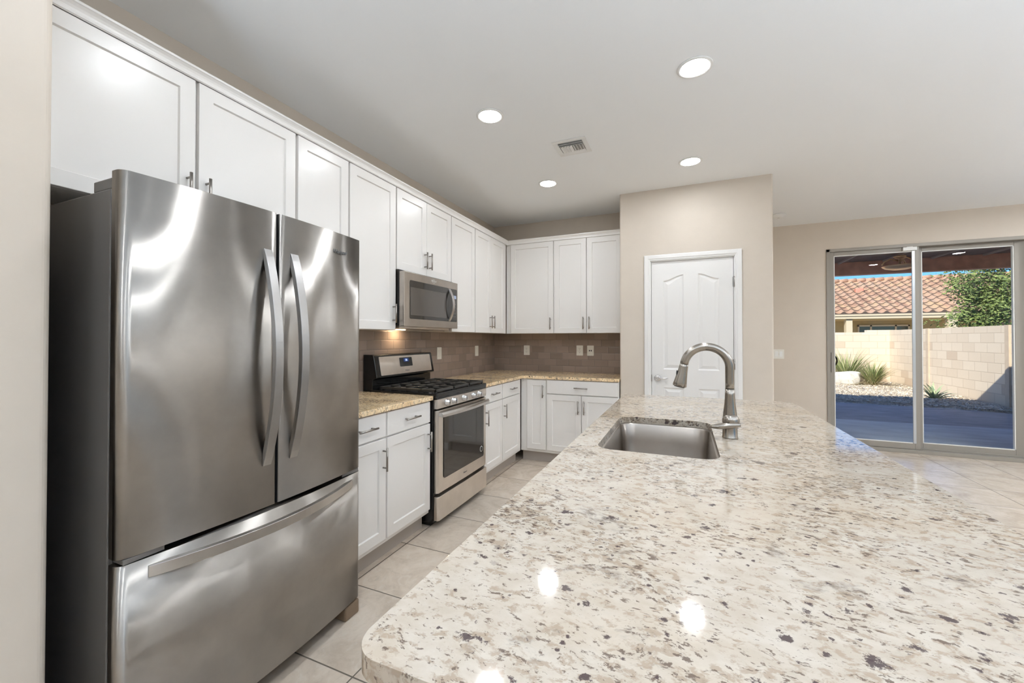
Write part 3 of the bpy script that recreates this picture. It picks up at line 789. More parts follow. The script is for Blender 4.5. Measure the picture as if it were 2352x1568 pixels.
# ------------------------------------------------------------------ refrigerator
FY0, FY1 = 0.600, 1.510; FC = (FY0 + FY1) / 2
def bow(y): return 0.826 - 0.030 * ((y - FC) / 0.455) ** 2          # convex front
fr = thing('refrigerator', (0.42, FC, 0), 'stainless french-door refrigerator with bottom freezer drawer', 'refrigerator')
mesh_obj('body', MB().box((0.035, FY0 + 0.004, 0.045), (0.735, FY1 - 0.004, 1.735)), M['fridge_side'], fr, bevel=0.004)
mesh_obj('gasket', MB().box((0.735, FY0 + 0.016, 0.085), (0.752, FY1 - 0.016, 1.728)), M['gasket'], fr)
mesh_obj('base_grille', MB().box((0.10, FY0 + 0.02, 0.02), (0.70, FY1 - 0.02, 0.05)), M['blackmatte'], fr)
def front_panel(y0, y1, z0, z1, round_l, round_r, rr=0.026, top=True):
    """plan outline with the bowed face and rounded outer vertical edges"""
    pts = [(0.752, y1), (0.752, y0)]
    if round_l: pts += [(bow(y0 + rr) - rr - 0.002, y0)] + [(bow(y0 + rr) - rr + rr * math.sin(a), y0 + rr - rr * math.cos(a)) for a in [PI / 2 * i / 7 for i in range(1, 8)]]
    else: pts += [(bow(y0) - 0.004, y0), (bow(y0 + 0.004), y0 + 0.004)]
    ya = y0 + (rr if round_l else 0.004); yb = y1 - (rr if round_r else 0.004)
    pts += [(bow(ya + (yb - ya) * i / 22), ya + (yb - ya) * i / 22) for i in range(1, 22)]
    if round_r: pts += [(bow(y1 - rr) - rr + rr * math.cos(a), y1 - rr + rr * math.sin(a)) for a in [PI / 2 * i / 7 for i in range(0, 8)]]
    else: pts += [(bow(y1 - 0.004), y1 - 0.004), (bow(y1) - 0.004, y1)]
    mb = MB(); n = len(pts)
    v = [(x, y, z0) for x, y in pts] + [(x, y, z1) for x, y in pts]
    mb.add(v, [tuple(range(n))[::-1], tuple(range(n, 2 * n))])
    for i in range(n):
        j = (i + 1) % n; mb.f.append((i, j, n + j, n + i)); mb.sm.append(i >= 2)
        seam = (not round_l and pts[i][1] == y0 and pts[j][1] == y0) or (not round_r and pts[i][1] == y1 and pts[j][1] == y1)
        mb.m.append(1 if seam or i == 0 else 0)  # facing door edges coloured dark to stand in for shade in the gap
    return mb
def strap(y0, y1, z0, z1, out, depth=0.020, k=28):
    """vertical arched strap handle: flat face of constant width, bowed outwards, pointed where it meets the door"""
    mb = MB(); R = []
    for i in range(k + 1):
        t = i / k; z = z0 + (z1 - z0) * t; s = math.sin(PI * t) ** 0.85 if 0 < t < 1 else 0
        xb = min(bow(y0), bow(y1)) - 0.002; xo = bow((y0 + y1) / 2) + 0.004 + out * s
        xi = max(xb, xo - depth) if s > 0.12 else xb
        R.append([(xi, y0, z), (xo, y0, z), (xo + 0.001, y1, z), (xi, y1, z)])
    v = [p for r_ in R for p in r_]; f = [(3, 2, 1, 0), tuple(4 * k + i for i in range(4))]
    for i in range(k):
        for j in range(4):
            f.append((4 * i + j, 4 * i + (j + 1) % 4, 4 * i + 4 + (j + 1) % 4, 4 * i + 4 + j))
    mb.add(v, f); return mb
SP = 1.0515
dl = mesh_obj('door', front_panel(FY0, SP - 0.004, 0.690, 1.780, True, False), [M['steel'], M['gasket']], fr)
dr = mesh_obj('door', front_panel(SP + 0.006, FY1, 0.690, 1.780, False, True), [M['steel'], M['gasket']], fr)
fz = mesh_obj('freezer_drawer', front_panel(FY0, FY1, 0.075, 0.672, True, True), M['steel'], fr)
mesh_obj('door_handle', strap(0.995, 1.026, 0.842, 1.636, 0.066), M['handle'], dl, bevel=0.0015)
mesh_obj('door_handle', strap(1.103, 1.136, 0.842, 1.638, 0.066), M['handle'], dr, bevel=0.0015)
# freezer handle, horizontal arch
hb = MB(); R = []; k = 32
for i in range(k + 1):
    t = i / k; y = 0.667 + (1.449 - 0.667) * t; s = math.sin(PI * t) ** 0.85 if 0 < t < 1 else 0
    xo = bow(y) + 0.004 + 0.058 * s; xi = bow(y) - 0.002 if s < 0.12 else max(bow(y) - 0.002, xo - 0.020)
    R.append([(xi, y, 0.614), (xo, y, 0.614), (xo + 0.001, y, 0.648), (xi, y, 0.648)])
v = [p for r_ in R for p in r_]; f = [(0, 1, 2, 3), tuple(4 * k + i for i in range(4))[::-1]]
for i in range(k):
    for j in range(4): f.append((4 * i + j, 4 * i + 4 + j, 4 * i + 4 + (j + 1) % 4, 4 * i + (j + 1) % 4))
hb.add(v, f); mesh_obj('drawer_handle', hb, M['handlelight'], fz, bevel=0.0015)
for y0, y1 in ((FY0 + 0.008, FY0 + 0.12), (FY1 - 0.12, FY1 - 0.008)):
    mesh_obj('hinge_cover', MB().prism([(0.63, y0), (0.772, y0), (0.772, y1 - 0.03), (0.75, y1), (0.66, y1), (0.63, y0 + 0.05)], 1.7355, 1.768), M['cover'], fr, bevel=0.003)
    mesh_obj('lower_hinge', MB().box((0.745, y0 + 0.004, 0.6735), (0.800, y1 - 0.01, 0.6885)), M['cover'], fr, bevel=0.002)
    mesh_obj('foot', MB().box((0.660, y0 + (0.0 if y0 < 1 else 0.025), 0.0), (0.800, y1 - (0.02 if y0 < 1 else 0), 0.066)), M['foot'], fr, bevel=0.008)
# raised badge
Ff = lambda u, n, z: (bow(u) + n, u, z)
text_obj('badge', 'Whirlpool', 0.0235, Ff, 1.362, 1.697, 0.001, M['greyink'], dr, shear=0.3, extrude=0.001, sx=0.86, slope=0.05)

# ------------------------------------------------------------------ range
RY0, RY1 = 2.352, 3.112; RC = (RY0 + RY1) / 2
rg = thing('range', (0.35, RC, 0), 'stainless gas range with black cooktop set between the base cabinets', 'stove')
mesh_obj('body', MB().box((0.03, RY0 + 0.004, 0.035), (0.640, RY1 - 0.004, 0.895)).box((0.10, RY0 + 0.03, 0.0), (0.60, RY1 - 0.03, 0.035)), M['black'], rg, weld=False)
cp = MB().prism(rrect(0.090, RY0, 0.672, RY1, 0.012, 4), 0.895, 0.928)
mesh_obj('cooktop', cp, M['black'], rg, bevel=0.006, segs=3)
# control panel with black upper band
mesh_obj('front_band', MB().box((0.640, RY0 + 0.004, 0.884), (0.668, RY1 - 0.004, 0.908)), M['black'], rg, bevel=0.003)
mesh_obj('control_panel', MB().prism([(0.640, RY0 + 0.004), (0.668, RY0 + 0.004), (0.672, RY0 + 0.014), (0.674, RC), (0.672, RY1 - 0.014), (0.668, RY1 - 0.004), (0.640, RY1 - 0.004)], 0.820, 0.886), M['steelrange'], rg, bevel=0.003)
for y in (2.470, 2.560, 2.712, 2.862, 2.952):
    kb = MB().lathe([(0.0, 0.0), (0.024, 0.0), (0.024, 0.006), (0.019, 0.010), (0.017, 0.030), (0.013, 0.034), (0.0, 0.034)], (0.672, y, 0.855), 'x', 24)
    kb.box((0.700, y - 0.006, 0.835), (0.713, y + 0.006, 0.875))
    mesh_obj('knob', kb, M['chrome'], rg, weld=False)
od = mesh_obj('oven_door', MB().prism([(0.642, RY0 + 0.010), (0.660, RY0 + 0.010), (0.674, RY0 + 0.022), (0.677, RC), (0.674, RY1 - 0.022), (0.660, RY1 - 0.010), (0.642, RY1 - 0.010)], 0.236, 0.808), M['steelrange'], rg, bevel=0.003)
wn_ = MB(); pts = rrect(2.432, 0.325, 3.042, 0.772, 0.016, 5)
wn_.add([(0.6765, y, z) for y, z in pts] + [(0.6795, y, z) for y, z in pts], [tuple(range(len(pts)))[::-1], tuple(range(len(pts), 2 * len(pts)))]
        + [(i, (i + 1) % len(pts), len(pts) + (i + 1) % len(pts), len(pts) + i) for i in range(len(pts))])
mesh_obj('oven_window', wn_, M['ovenglass'], od)
# oven handle, bowed bar
hb = MB(); R = []; k = 26
for i in range(k + 1):
    t = i / k; y = 2.372 + (3.098 - 2.372) * t; s = math.sin(PI * t)
    xo = 0.706 + 0.026 * s; R.append([(xo - 0.020, y, 0.765), (xo - 0.002, y, 0.763), (xo, y, 0.782), (xo - 0.006, y, 0.797), (xo - 0.020, y, 0.797)])
v = [p for r_ in R for p in r_]; f = [tuple(range(5)), tuple(5 * k + i for i in range(5))[::-1]]
for i in range(k):
    for j in range(5): f.append((5 * i + j, 5 * i + 5 + j, 5 * i + 5 + (j + 1) % 5, 5 * i + (j + 1) % 5))
hb.add(v, f)
hb.box((0.672, 2.374, 0.768), (0.692, 2.394, 0.794)).box((0.672, 3.076, 0.768), (0.692, 3.096, 0.794))
mesh_obj('oven_handle', hb, M['handlelight'], od, bevel=0.002, weld=False)
mesh_obj('storage_drawer', MB().prism([(0.642, RY0 + 0.008), (0.668, RY0 + 0.008), (0.680, RY0 + 0.020), (0.683, RC), (0.680, RY1 - 0.020), (0.668, RY1 - 0.008), (0.642, RY1 - 0.008)], 0.050, 0.214), M['steelrange'], rg, bevel=0.003)
Fo = FL(0)
stk = MB().lathe([(0.0, 0.0), (0.0235, 0.0), (0.0235, 0.0006), (0.0, 0.0006)], (0.6796, 2.998, 0.392), 'x', 32)
st = part_label(mesh_obj('round_sticker', stk, M['sticker'], od), 'round white sticker on the oven glass')
rgk = MB().lathe([(0.0165, 0.0), (0.0190, 0.0), (0.0190, 0.0003), (0.0165, 0.0003)], (0.6803, 2.998, 0.392), 'x', 32)
mesh_obj('sticker_ring', rgk, M['ink'], st)
text_obj('sticker_letter', 'G', 0.026, Fo, 2.998, 0.3915, 0.6804, M['ink'], st, extrude=0.0002)
text_obj('door_logo', 'Whirlpool', 0.016, Fo, RC, 0.280, 0.6775, M['greyink'], od, shear=0.3, extrude=0.0004, sx=0.8)
# backguard
bg = MB()
def slope_x(z): return 0.141 - (z - 1.012) * 0.19
bg.add([(0.012, RY0 + 0.006, 0.895), (0.100, RY0 + 0.006, 0.895), (0.100, RY0 + 0.006, 1.000), (slope_x(1.012), RY0 + 0.006, 1.012), (slope_x(1.184), RY0 + 0.006, 1.178), (slope_x(1.19) - 0.008, RY0 + 0.006, 1.187), (0.012, RY0 + 0.006, 1.187)]
       + [(0.012, RY1 - 0.006, 0.895), (0.100, RY1 - 0.006, 0.895), (0.100, RY1 - 0.006, 1.000), (slope_x(1.012), RY1 - 0.006, 1.012), (slope_x(1.184), RY1 - 0.006, 1.178), (slope_x(1.19) - 0.008, RY1 - 0.006, 1.187), (0.012, RY1 - 0.006, 1.187)],
       [tuple(range(7)), tuple(range(7, 14))[::-1]] + [(i, 7 + i, 7 + (i + 1) % 7, (i + 1) % 7) for i in range(7)])
bgo = mesh_obj('backguard', bg, M['black'], rg, bevel=0.006, segs=3)
Fs = lambda u, n, z: (slope_x(z) + n, u, z)
def plate(F, pts, n0, n1):
    m_ = MB(); k_ = len(pts)
    m_.add([F(a, n0, b) for a, b in pts] + [F(a, n1, b) for a, b in pts], [tuple(range(k_))[::-1], tuple(range(k_, 2 * k_))] + [(i, (i + 1) % k_, k_ + (i + 1) % k_, k_ + i) for i in range(k_)])
    return m_
fp = mesh_obj('steel_fascia', plate(Fs, rrect(RY0 + 0.055, 1.028, RY1 - 0.045, 1.170, 0.008, 4), -0.002, 0.004), M['steelrange'], bgo)
dsp = mesh_obj('display_panel', plate(Fs, rrect(2.640, 1.083, 2.800, 1.155, 0.008, 4), 0.002, 0.006), M['black'], fp)
mesh_obj('display_glow', plate(Fs, rrect(2.690, 1.120, 2.755, 1.148, 0.003, 3), 0.0055, 0.0066), M['disp'], fp)
text_obj('display_digits', '1:36', 0.024, Fs, 2.722, 1.1335, 0.0068, M['digits'], fp, extrude=0.0002, sx=0.7)
for i in range(5):
    text_obj('button_mark', '--', 0.012, Fs, 2.685 + i * 0.0175, 1.094, 0.0062, M['greyink'], fp, extrude=0.0002, sx=0.8)
text_obj('logo', 'Whirlpool', 0.017, Fs, 2.722, 1.050, 0.0042, M['greyink'], fp, shear=0.25, extrude=0.0003, sx=0.8)
# grates: three cast iron sections, burners
for (a, b) in ((RY0 + 0.022, RY0 + 0.260), (RY0 + 0.264, RY1 - 0.264), (RY1 - 0.260, RY1 - 0.022)):
    gm = MB(); x0, x1 = 0.150, 0.648; zt, zb = 0.952, 0.938; w = 0.0065
    for yy in (a, b - 2 * w): gm.box((x0, yy, zb - 0.004), (x1, yy + 2 * w, zt))
    for xx in (x0, x1 - 2 * w, (x0 + x1) / 2 - w): gm.box((xx, a, zb - 0.004), (xx + 2 * w, b, zt))
    mid = (a + b) / 2
    for xx in (x0 + 0.125, x1 - 0.125):
        gm.box((xx - 0.11, mid - w, zb), (xx - 0.03, mid + w, zt)).box((xx + 0.03, mid - w, zb), (xx + 0.11, mid + w, zt))
        gm.box((xx - w, a, zb), (xx + w, mid - 0.03, zt)).box((xx - w, mid + 0.03, zb), (xx + w, b, zt))
    for xx in (x0, x1 - 0.016):
        for yy in (a, b - 0.016): gm.box((xx, yy, 0.926), (xx + 0.016, yy + 0.016, zb))
    mesh_obj('grate', gm, M['iron'], rg, bevel=0.002, weld=False)
for (x, y, rr) in ((0.275, RY0 + 0.14, 0.042), (0.525, RY0 + 0.14, 0.050), (0.400, RC, 0.046), (0.275, RY1 - 0.14, 0.038), (0.525, RY1 - 0.14, 0.046)):
    mesh_obj('burner', MB().lathe([(0.0, 0.0), (rr, 0.0), (rr, 0.007), (rr * 0.8, 0.009), (rr * 0.8, 0.013), (0.0, 0.014)], (x, y, 0.9275), 'z', 28), M['iron'], rg)

# ------------------------------------------------------------------ microwave
MY0, MY1, MZ0, MZ1, MX = 2.353, 3.097, 1.398, 1.797, 0.392
mw = thing('microwave', (0.2, RC - 0.005, MZ0), 'stainless over-the-range microwave hung below the short cabinet', 'microwave')
mesh_obj('body', MB().box((0.0065, MY0 + 0.002, MZ0 + 0.006), (0.345, MY1 - 0.002, 1.811)), M['blackmatte'], mw, bevel=0.003)
mesh_obj('vent_strip', MB().box((0.09, MY0 + 0.02, MZ0 - 0.014), (0.335, MY1 - 0.05, MZ0 + 0.008)), M['steelrange'], mw, bevel=0.004)
md = mesh_obj('door', MB().box((0.347, MY0, MZ0), (MX, MY1, MZ1)), M['steelmw'], mw, bevel=0.004)
mesh_obj('black_glass', plate(Fo, rrect(2.418, 1.455, 3.078, 1.738, 0.010, 4), MX - 0.001, MX + 0.0025), M['mwglass'], md)
mesh_obj('window', plate(Fo, rrect(2.424, 1.482, 2.905, 1.688, 0.004, 3), MX + 0.002, MX + 0.0034), M['mwmesh'], md)
mesh_obj('clock_display', plate(Fo, rrect(3.020, 1.655, 3.066, 1.683, 0.003, 3), MX + 0.002, MX + 0.0036), M['dispmw'], md)
for i in range(6):
    for j in range(3):
        mesh_obj('key', plate(Fo, rrect(3.018 + j * 0.017, 1.472 + i * 0.027, 3.026 + j * 0.017, 1.4755 + i * 0.027, 0.001, 2), MX + 0.0023, MX + 0.0031), M['greyink'], md)
hm = MB(); R = []; k = 24
for i in range(k + 1):
    t = i / k; z = 1.458 + (1.735 - 1.458) * t; s = math.sin(PI * t) ** 0.85 if 0 < t < 1 else 0
    xo = MX + 0.006 + 0.046 * s; xi = MX + 0.001 if s < 0.15 else xo - 0.013
    R.append([(xi, 2.938, z), (xo, 2.938, z), (xo + 0.001, 2.966, z), (xi, 2.966, z)])
v = [p for r_ in R for p in r_]; f = [(3, 2, 1, 0), tuple(4 * k + i for i in range(4))]
for i in range(k):
    for j in range(4): f.append((4 * i + j, 4 * i + (j + 1) % 4, 4 * i + 4 + (j + 1) % 4, 4 * i + 4 + j))
hm.add(v, f); mesh_obj('door_handle', hm, M['handlelight'], md, bevel=0.0015)
text_obj('logo', 'Whirlpool', 0.022, Fo, 2.724, 1.768, MX + 0.0005, M['paleink'], md, shear=0.3, extrude=0.0004, sx=0.8)
sw = MB().tube([Fo(2.724 + 0.020 * math.cos(a), MX + 0.001, 1.766 + 0.014 * math.sin(a)) for a in [0.4 + 5.2 * i / 24 for i in range(25)]], 0.0014, 6)
mesh_obj('logo_swirl', sw, M['paleink'], md)
mesh_obj('task_light', MB().box((0.060, 2.670, MZ0 - 0.017), (0.088, 2.760, MZ0 - 0.0135)), M['task'], mw)

# ------------------------------------------------------------------ island
IX0, IX1, IY0, IY1 = 1.843, 2.857, 0.388, 2.985
isl = thing('kitchen_island', (2.15, 1.68, 0), 'white cabinet island under the large granite top', 'kitchen island')
BX0, BX1, BY0, BY1 = 1.892, 2.54, 0.455, 2.915
SKX0, SKX1, SKY0, SKY1 = 1.930, 2.358, 1.442, 2.122       # space left for the sink bowl
ib = MB()
ib.box((BX0, BY0, 0.112), (BX1, BY1, 0.640)).box((BX0, BY0, 0.640), (BX1, SKY0, CT - 0.001)).box((BX0, SKY1, 0.640), (BX1, BY1, CT - 0.001))
ib.box((BX0, SKY0, 0.640), (SKX0, SKY1, CT - 0.001)).box((SKX1, SKY0, 0.640), (BX1, SKY1, CT - 0.001))
mesh_obj('body', ib, M['cab'], isl, weld=False)
mesh_obj('toe_kick', MB().box((BX0 + 0.075, BY0 + 0.02, 0), (BX1 - 0.01, BY1 - 0.02, 0.112)), M['toe'], isl)
Fi = FI(BX0 - 0.020 + 0.020)
ys = [0.47, 0.93, 1.39, 1.78, 2.17, 2.53, 2.90]
for i in range(6):
    a, b = ys[i] + 0.006, ys[i + 1] - 0.006
    dd = mesh_obj('door', shaker(Fi, -b, -a, BZ0, DTP, 0.019), M['cab'], isl)
    mesh_obj('bar_pull', pull(Fi, (-b + 0.026) if i % 2 else (-a - 0.026), 0.611, 0.019, L=0.12), M['nickel'], dd)
    d2 = mesh_obj('drawer', slab(Fi, -b, -a, DRB, BZ1 - 0.004, 0.019), M['cab'], isl)
    mesh_obj('bar_pull', pull(Fi, -(a + b) / 2, 0.807, 0.019, False, 0.12), M['nickel'], d2)
outer = (arc2(IX0 + 0.045, IY0 + 0.045, 0.045, PI, 1.5 * PI, 10) + arc2(IX1 - 0.045, IY0 + 0.045, 0.045, 1.5 * PI, 2 * PI, 10)
         + [(IX1, 2.900), (2.850, 2.935), (2.828, 2.962), (2.795, 2.980), (2.755, IY1), (1.868, IY1 - 0.014), (1.853, 2.966), (IX0 + 0.002, 2.945)])
hole = rrect(1.941, 1.455, 2.346, 2.108, 0.060, 8)
it = mesh_obj('island_countertop', slab_with_hole(outer, hole, CT, 0.914), M['granite'], bevel=0.005, segs=3)
tag(it, 'large cream granite island top speckled brown and burgundy, with sink cutout', 'countertop')
# sink
sk = thing('kitchen_sink', (2.14, 1.78, 0.66), 'undermount stainless single-bowl sink in the island top', 'sink')
sb = MB(); loops = []
for (ins, z) in ((-0.008, CT - 0.0005), (0.006, CT - 0.0005), (0.010, CT - 0.006), (0.016, 0.80), (0.022, 0.700), (0.030, 0.678), (0.050, 0.668), (0.12, 0.666)):
    loops.append([(x, y, z) for x, y in rrect(1.937 + ins, 1.451 + ins, 2.350 - ins, 2.112 - ins, max(0.02, 0.066 - ins * 0.3), 8)])
nl = len(loops[0]); v = [p for L_ in loops for p in L_]; f = []
for k in range(len(loops) - 1):
    for i in range(nl):
        j = (i + 1) % nl; f.append((k * nl + i, k * nl + j, (k + 1) * nl + j, (k + 1) * nl + i))
f.append(tuple((len(loops) - 1) * nl + i for i in range(nl)))
sb.add(v, f, 0, True)
so = mesh_obj('bowl', sb, M['sinksteel'], sk)
mdf = so.modifiers.new('thickness', 'SOLIDIFY'); mdf.thickness = 0.0015; mdf.offset = -1 
mesh_obj('drain', MB().lathe([(0.0, 0.0), (0.030, 0.0), (0.034, 0.004), (0.052, 0.005), (0.054, 0.0015), (0.0, 0.0005)][::-1], (2.14, 1.80, 0.667), 'z', 28), M['chrome'], sk)
# faucet
FX, FYY = 2.403, 1.812
fc = thing('kitchen_faucet', (FX, FYY, 0.914), 'brushed nickel pull-down gooseneck faucet behind the island sink', 'faucet')
mesh_obj('base', MB().lathe([(0.0, 0.0), (0.0285, 0.0), (0.0285, 0.004), (0.0270, 0.006), (0.0262, 0.050), (0.0262, 0.075), (0.0245, 0.098), (0.0215, 0.120), (0.0190, 0.145), (0.0176, 0.170), (0.0170, 0.192), (0.0, 0.192)], (FX, FYY, 0.914), 'z', 36), M['faucet'], fc)
RAD = 0.0835; zc = 1.190; xc = FX - RAD
neck = [(FX, FYY, 1.1065), (FX, FYY, 1.13), (FX, FYY, 1.16)] + [(xc + RAD * math.cos(a), FYY, zc + RAD * math.sin(a)) for a in [math.radians(172) * i / 26 for i in range(27)]]
mesh_obj('spout', MB().tube(neck, 0.0162, 20), M['faucet'], fc)
e0 = Vector(neck[-1]); dirv = Vector((-0.20, 0, -1)).normalized()
hd = [e0 + dirv * t for t in (0.001, 0.010, 0.030, 0.055, 0.078, 0.092, 0.0935)]
spr = mesh_obj('spray_head', MB().tube(hd, 0.0165, 24, rs=[0.0166, 0.0172, 0.0188, 0.0222, 0.0255, 0.0270, 0.0250]), M['faucet'], fc)
mesh_obj('aerator', MB().tube([e0 + dirv * 0.0930, e0 + dirv * 0.0965], 0.021, 24), M['blackmatte'], spr)
mesh_obj('spray_button', MB().ellipsoid(tuple(e0 + dirv * 0.040 + Vector((-0.0195, -0.004, 0))), (0.0035, 0.006, 0.014)), M['blackmatte'], spr)
lv = MB().ellipsoid((FX + 0.002, FYY - 0.013, 0.983), (0.0315, 0.0275, 0.029))
k = 18; R = []
for i in range(k + 1):
    t = i / k; x = FX + 0.034 - 0.110 * t; wz = 0.0128 * (1.15 - 0.35 * t) * (math.sin(PI * min(1, max(0.06, t * 0.97 + 0.02))) ** 0.5) + 0.001
    wy = 0.0165 * (math.sin(PI * min(1, max(0.05, t * 0.95 + 0.03))) ** 0.5) + 0.001
    zz = 0.968 - 0.006 * t + 0.004 * math.cos(PI * t)
    R.append([(x, FYY - 0.030 + wy * math.cos(2 * PI * q / 12), zz + wz * math.sin(2 * PI * q / 12)) for q in range(12)])
v = [p for r_ in R for p in r_]
f = [tuple(range(12)), tuple(12 * k + i for i in range(12))[::-1]] + [(12 * i + j, 12 * i + (j + 1) % 12, 12 * i + 12 + (j + 1) % 12, 12 * i + 12 + j) for i in range(k) for j in range(12)]
lv.add(v, f, 0, True)
mesh_obj('lever', lv, M['faucet'], fc)

# ------------------------------------------------------------------ wall plates
def outlet(F, u, z, kind, label, w=0.076, h=0.118):
    c = F(u, 0.006, z); t = thing('wall_plate' if kind in ('switch', 'double') else 'electrical_outlet', c, label, 'switch' if kind in ('switch', 'double') else 'outlet')
    mesh_obj('plate', plate(F, rrect(u - w / 2, z - h / 2, u + w / 2, z + h / 2, 0.005, 3), 0.0, 0.006), M['plate'], t)
    if kind == 'double':
        for du in (-0.023, 0.023): mesh_obj('rocker', plate(F, rrect(u + du - 0.0165, z - 0.033, u + du + 0.0165, z + 0.033, 0.002, 2), 0.005, 0.0085), M['whiteplastic'], t, bevel=0.001)
    elif kind == 'switch':
        mesh_obj('rocker', plate(F, rrect(u - 0.0165, z - 0.033, u + 0.0165, z + 0.033, 0.002, 2), 0.005, 0.0085), M['plate'], t, bevel=0.001)
    else:
        for dz in (-0.0195, 0.0195):
            q = mesh_obj('receptacle', plate(F, rrect(u - 0.0165, z + dz - 0.0135, u + 0.0165, z + dz + 0.0135, 0.010, 5), 0.005, 0.0078), M['plate'], t)
            if kind == 'duplex':
                s_ = plate(F, rrect(u - 0.0075, z + dz - 0.001, u - 0.0050, z + dz + 0.008, 0.0006, 1), 0.0070, 0.0082)
                p2 = plate(F, rrect(u + 0.0050, z + dz - 0.001, u + 0.0075, z + dz + 0.007, 0.0006, 1), 0.0070, 0.0082); s_.add(p2.v, p2.f)
                p3 = plate(F, rrect(u - 0.0025, z + dz - 0.009, u + 0.0025, z + dz - 0.0045, 0.002, 2), 0.0070, 0.0082); s_.add(p3.v, p3.f)
                mesh_obj('slots', s_, M['slot'], q, weld=False)
        if kind == 'dark':
            for dx in (-0.011, 0.011): mesh_obj('jack', plate(F, rrect(u + dx - 0.0055, z - 0.008, u + dx + 0.0055, z + 0.008, 0.002, 2), 0.0075, 0.0086), M['slot'], t)
        if kind == 'blank': pass
    mesh_obj('screw', plate(F, rrect(u - 0.0028, z - 0.0028, u + 0.0028, z + 0.0028, 0.0027, 4), 0.0055, 0.0066 if kind in ('duplex', 'dark') else 0.0069), M['hinge'], t)
    return t
outlet(FL(0.006), 3.388, 1.165, 'switch', 'white switch plate on the tiles just right of the range backguard')
outlet(FL(0.006), 4.171, 1.168, 'switch', 'white switch plate on the left tiled wall nearest the corner')
outlet(FB(YB - 0.006), 0.449, 1.168, 'duplex', 'white duplex outlet standing alone on the back tiles near the corner')
outlet(FB(YB - 0.006), 1.113, 1.172, 'duplex', 'white outlet plate on the back tiles, left one of the close pair')
outlet(FB(YB - 0.006), 1.239, 1.171, 'dark', 'white outlet with dark sockets on the back tiles beside the pantry wall')
outlet(FB(YD), 3.345, 1.115, 'double', 'white two-rocker light switch on the wall left of the sliding door', w=0.116, h=0.118)

# ------------------------------------------------------------------ ceiling fixtures
GL = 'recessed ceiling lights'
def can_light(x, y, label, lens=None):
    t = thing('recessed_light', (x, y, H), label, 'ceiling light', GL)
    mesh_obj('trim_ring', MB().lathe([(0.070, -0.0005), (0.088, -0.0005), (0.088, -0.003), (0.084, -0.006), (0.074, -0.007), (0.070, -0.004)], (x, y, H), 'z', 40), M['ventw'], t)
    mesh_obj('lens', MB().lathe([(0.0, -0.0008), (0.0715, -0.0008), (0.0715, -0.004), (0.0, -0.005)], (x, y, H), 'z', 36), lens or M['lens'], t)
    return t
c0 = can_light(1.095, 2.315, 'lit recessed ceiling light in front of the microwave, left of the air vent')
def more(x, y, label): return copy_tree(c0, (x, y, H), label)
more(2.295, 2.322, 'large lit recessed ceiling light highest in view, above the island sink')
more(1.090, 3.533, 'lit recessed ceiling light nearest the back cabinets')
more(2.290, 3.545, 'lit recessed ceiling light in front of the pantry door wall')
more(1.10, 1.12, 'lit recessed ceiling light in front of the refrigerator')
more(2.29, 1.12, 'lit recessed ceiling light over the near end of the island')
more(1.10, -0.60, 'added unseen recessed fill light behind the camera on the refrigerator side')  # row out of view, added for more interior light
more(2.29, -0.60, 'added unseen recessed fill light behind the camera in line with the island')
c1 = can_light(5.60, 3.80, 'added unseen recessed fill light in the middle of the dining area', M['fill_lens'])  # dining lights out of view, added to brighten the floor by the slider
def more_fill(x, y, label): return copy_tree(c1, (x, y, H), label)
more_fill(5.60, 2.30, 'added unseen recessed fill light of the dining area nearest the island')
more_fill(5.20, 4.66, 'added unseen recessed fill light of the dining area closest to the sliding door')
more_fill(6.45, 5.20, 'added unseen recessed fill light in the dining corner by the right-hand window')
more_fill(6.45, 3.20, 'added unseen recessed fill light along the right-hand wall of the dining area')
more(4.60, 0.20, 'added unseen recessed fill light of the living area')  # living-area pair added out of view to raise the light level
more(4.60, -1.80, 'added unseen recessed fill light at the rear of the living area')
# torchiere lamps out of view, added to brighten the ceiling
def uplight(x, y, k, label):
    t = thing('fill_uplight', (x, y, 0), label, 'lamp', 'torchiere fill lamps added out of view')
    mesh_obj('base', MB().lathe([(0.0, 0.0), (0.15, 0.0), (0.15, 0.015), (0.03, 0.03), (0.0, 0.03)], (x, y, 0), 'z', 32), M['nickel'], t)
    mesh_obj('pole', MB().tube([(x, y, 0.02), (x, y, 1.52)], 0.014, 14), M['nickel'], t)
    mesh_obj('bowl', MB().lathe([(0.0, 1.50), (0.05, 1.505), (0.14, 1.56), (0.20, 1.625), (0.215, 1.650), (0.205, 1.650), (0.19, 1.630), (0.13, 1.575), (0.0, 1.56)], (x, y, 0), 'z', 40), M['ventw'], t)
    mesh_obj('bulb', MB().lathe([(0.0, 1.595), (0.13, 1.595), (0.13, 1.603), (0.0, 1.603)], (x, y, 0), 'z', 32), emission('fill_uplight_glow', (0.83, 1.0, 1.20), FILL_EMIT * k), t)
    return t
uplight(1.45, -1.0, 0.35, 'torchiere added as unseen ceiling fill by the left wall behind the camera')
uplight(3.40, -0.55, 0.62, 'torchiere added as unseen ceiling fill at the near end of the island, behind the camera')
uplight(4.75, 0.70, 0.36, 'torchiere added as unseen ceiling fill beside the long side of the island')
uplight(5.85, 2.75, 0.15, 'torchiere added as unseen ceiling fill in the middle of the dining area by the right-hand wall')
uplight(6.45, 4.3, 0.08, 'torchiere added as unseen ceiling fill in the dining corner right of the sliding door')
uplight(6.25, -0.9, 0.45, 'torchiere added as unseen ceiling fill in front of the right-hand window')
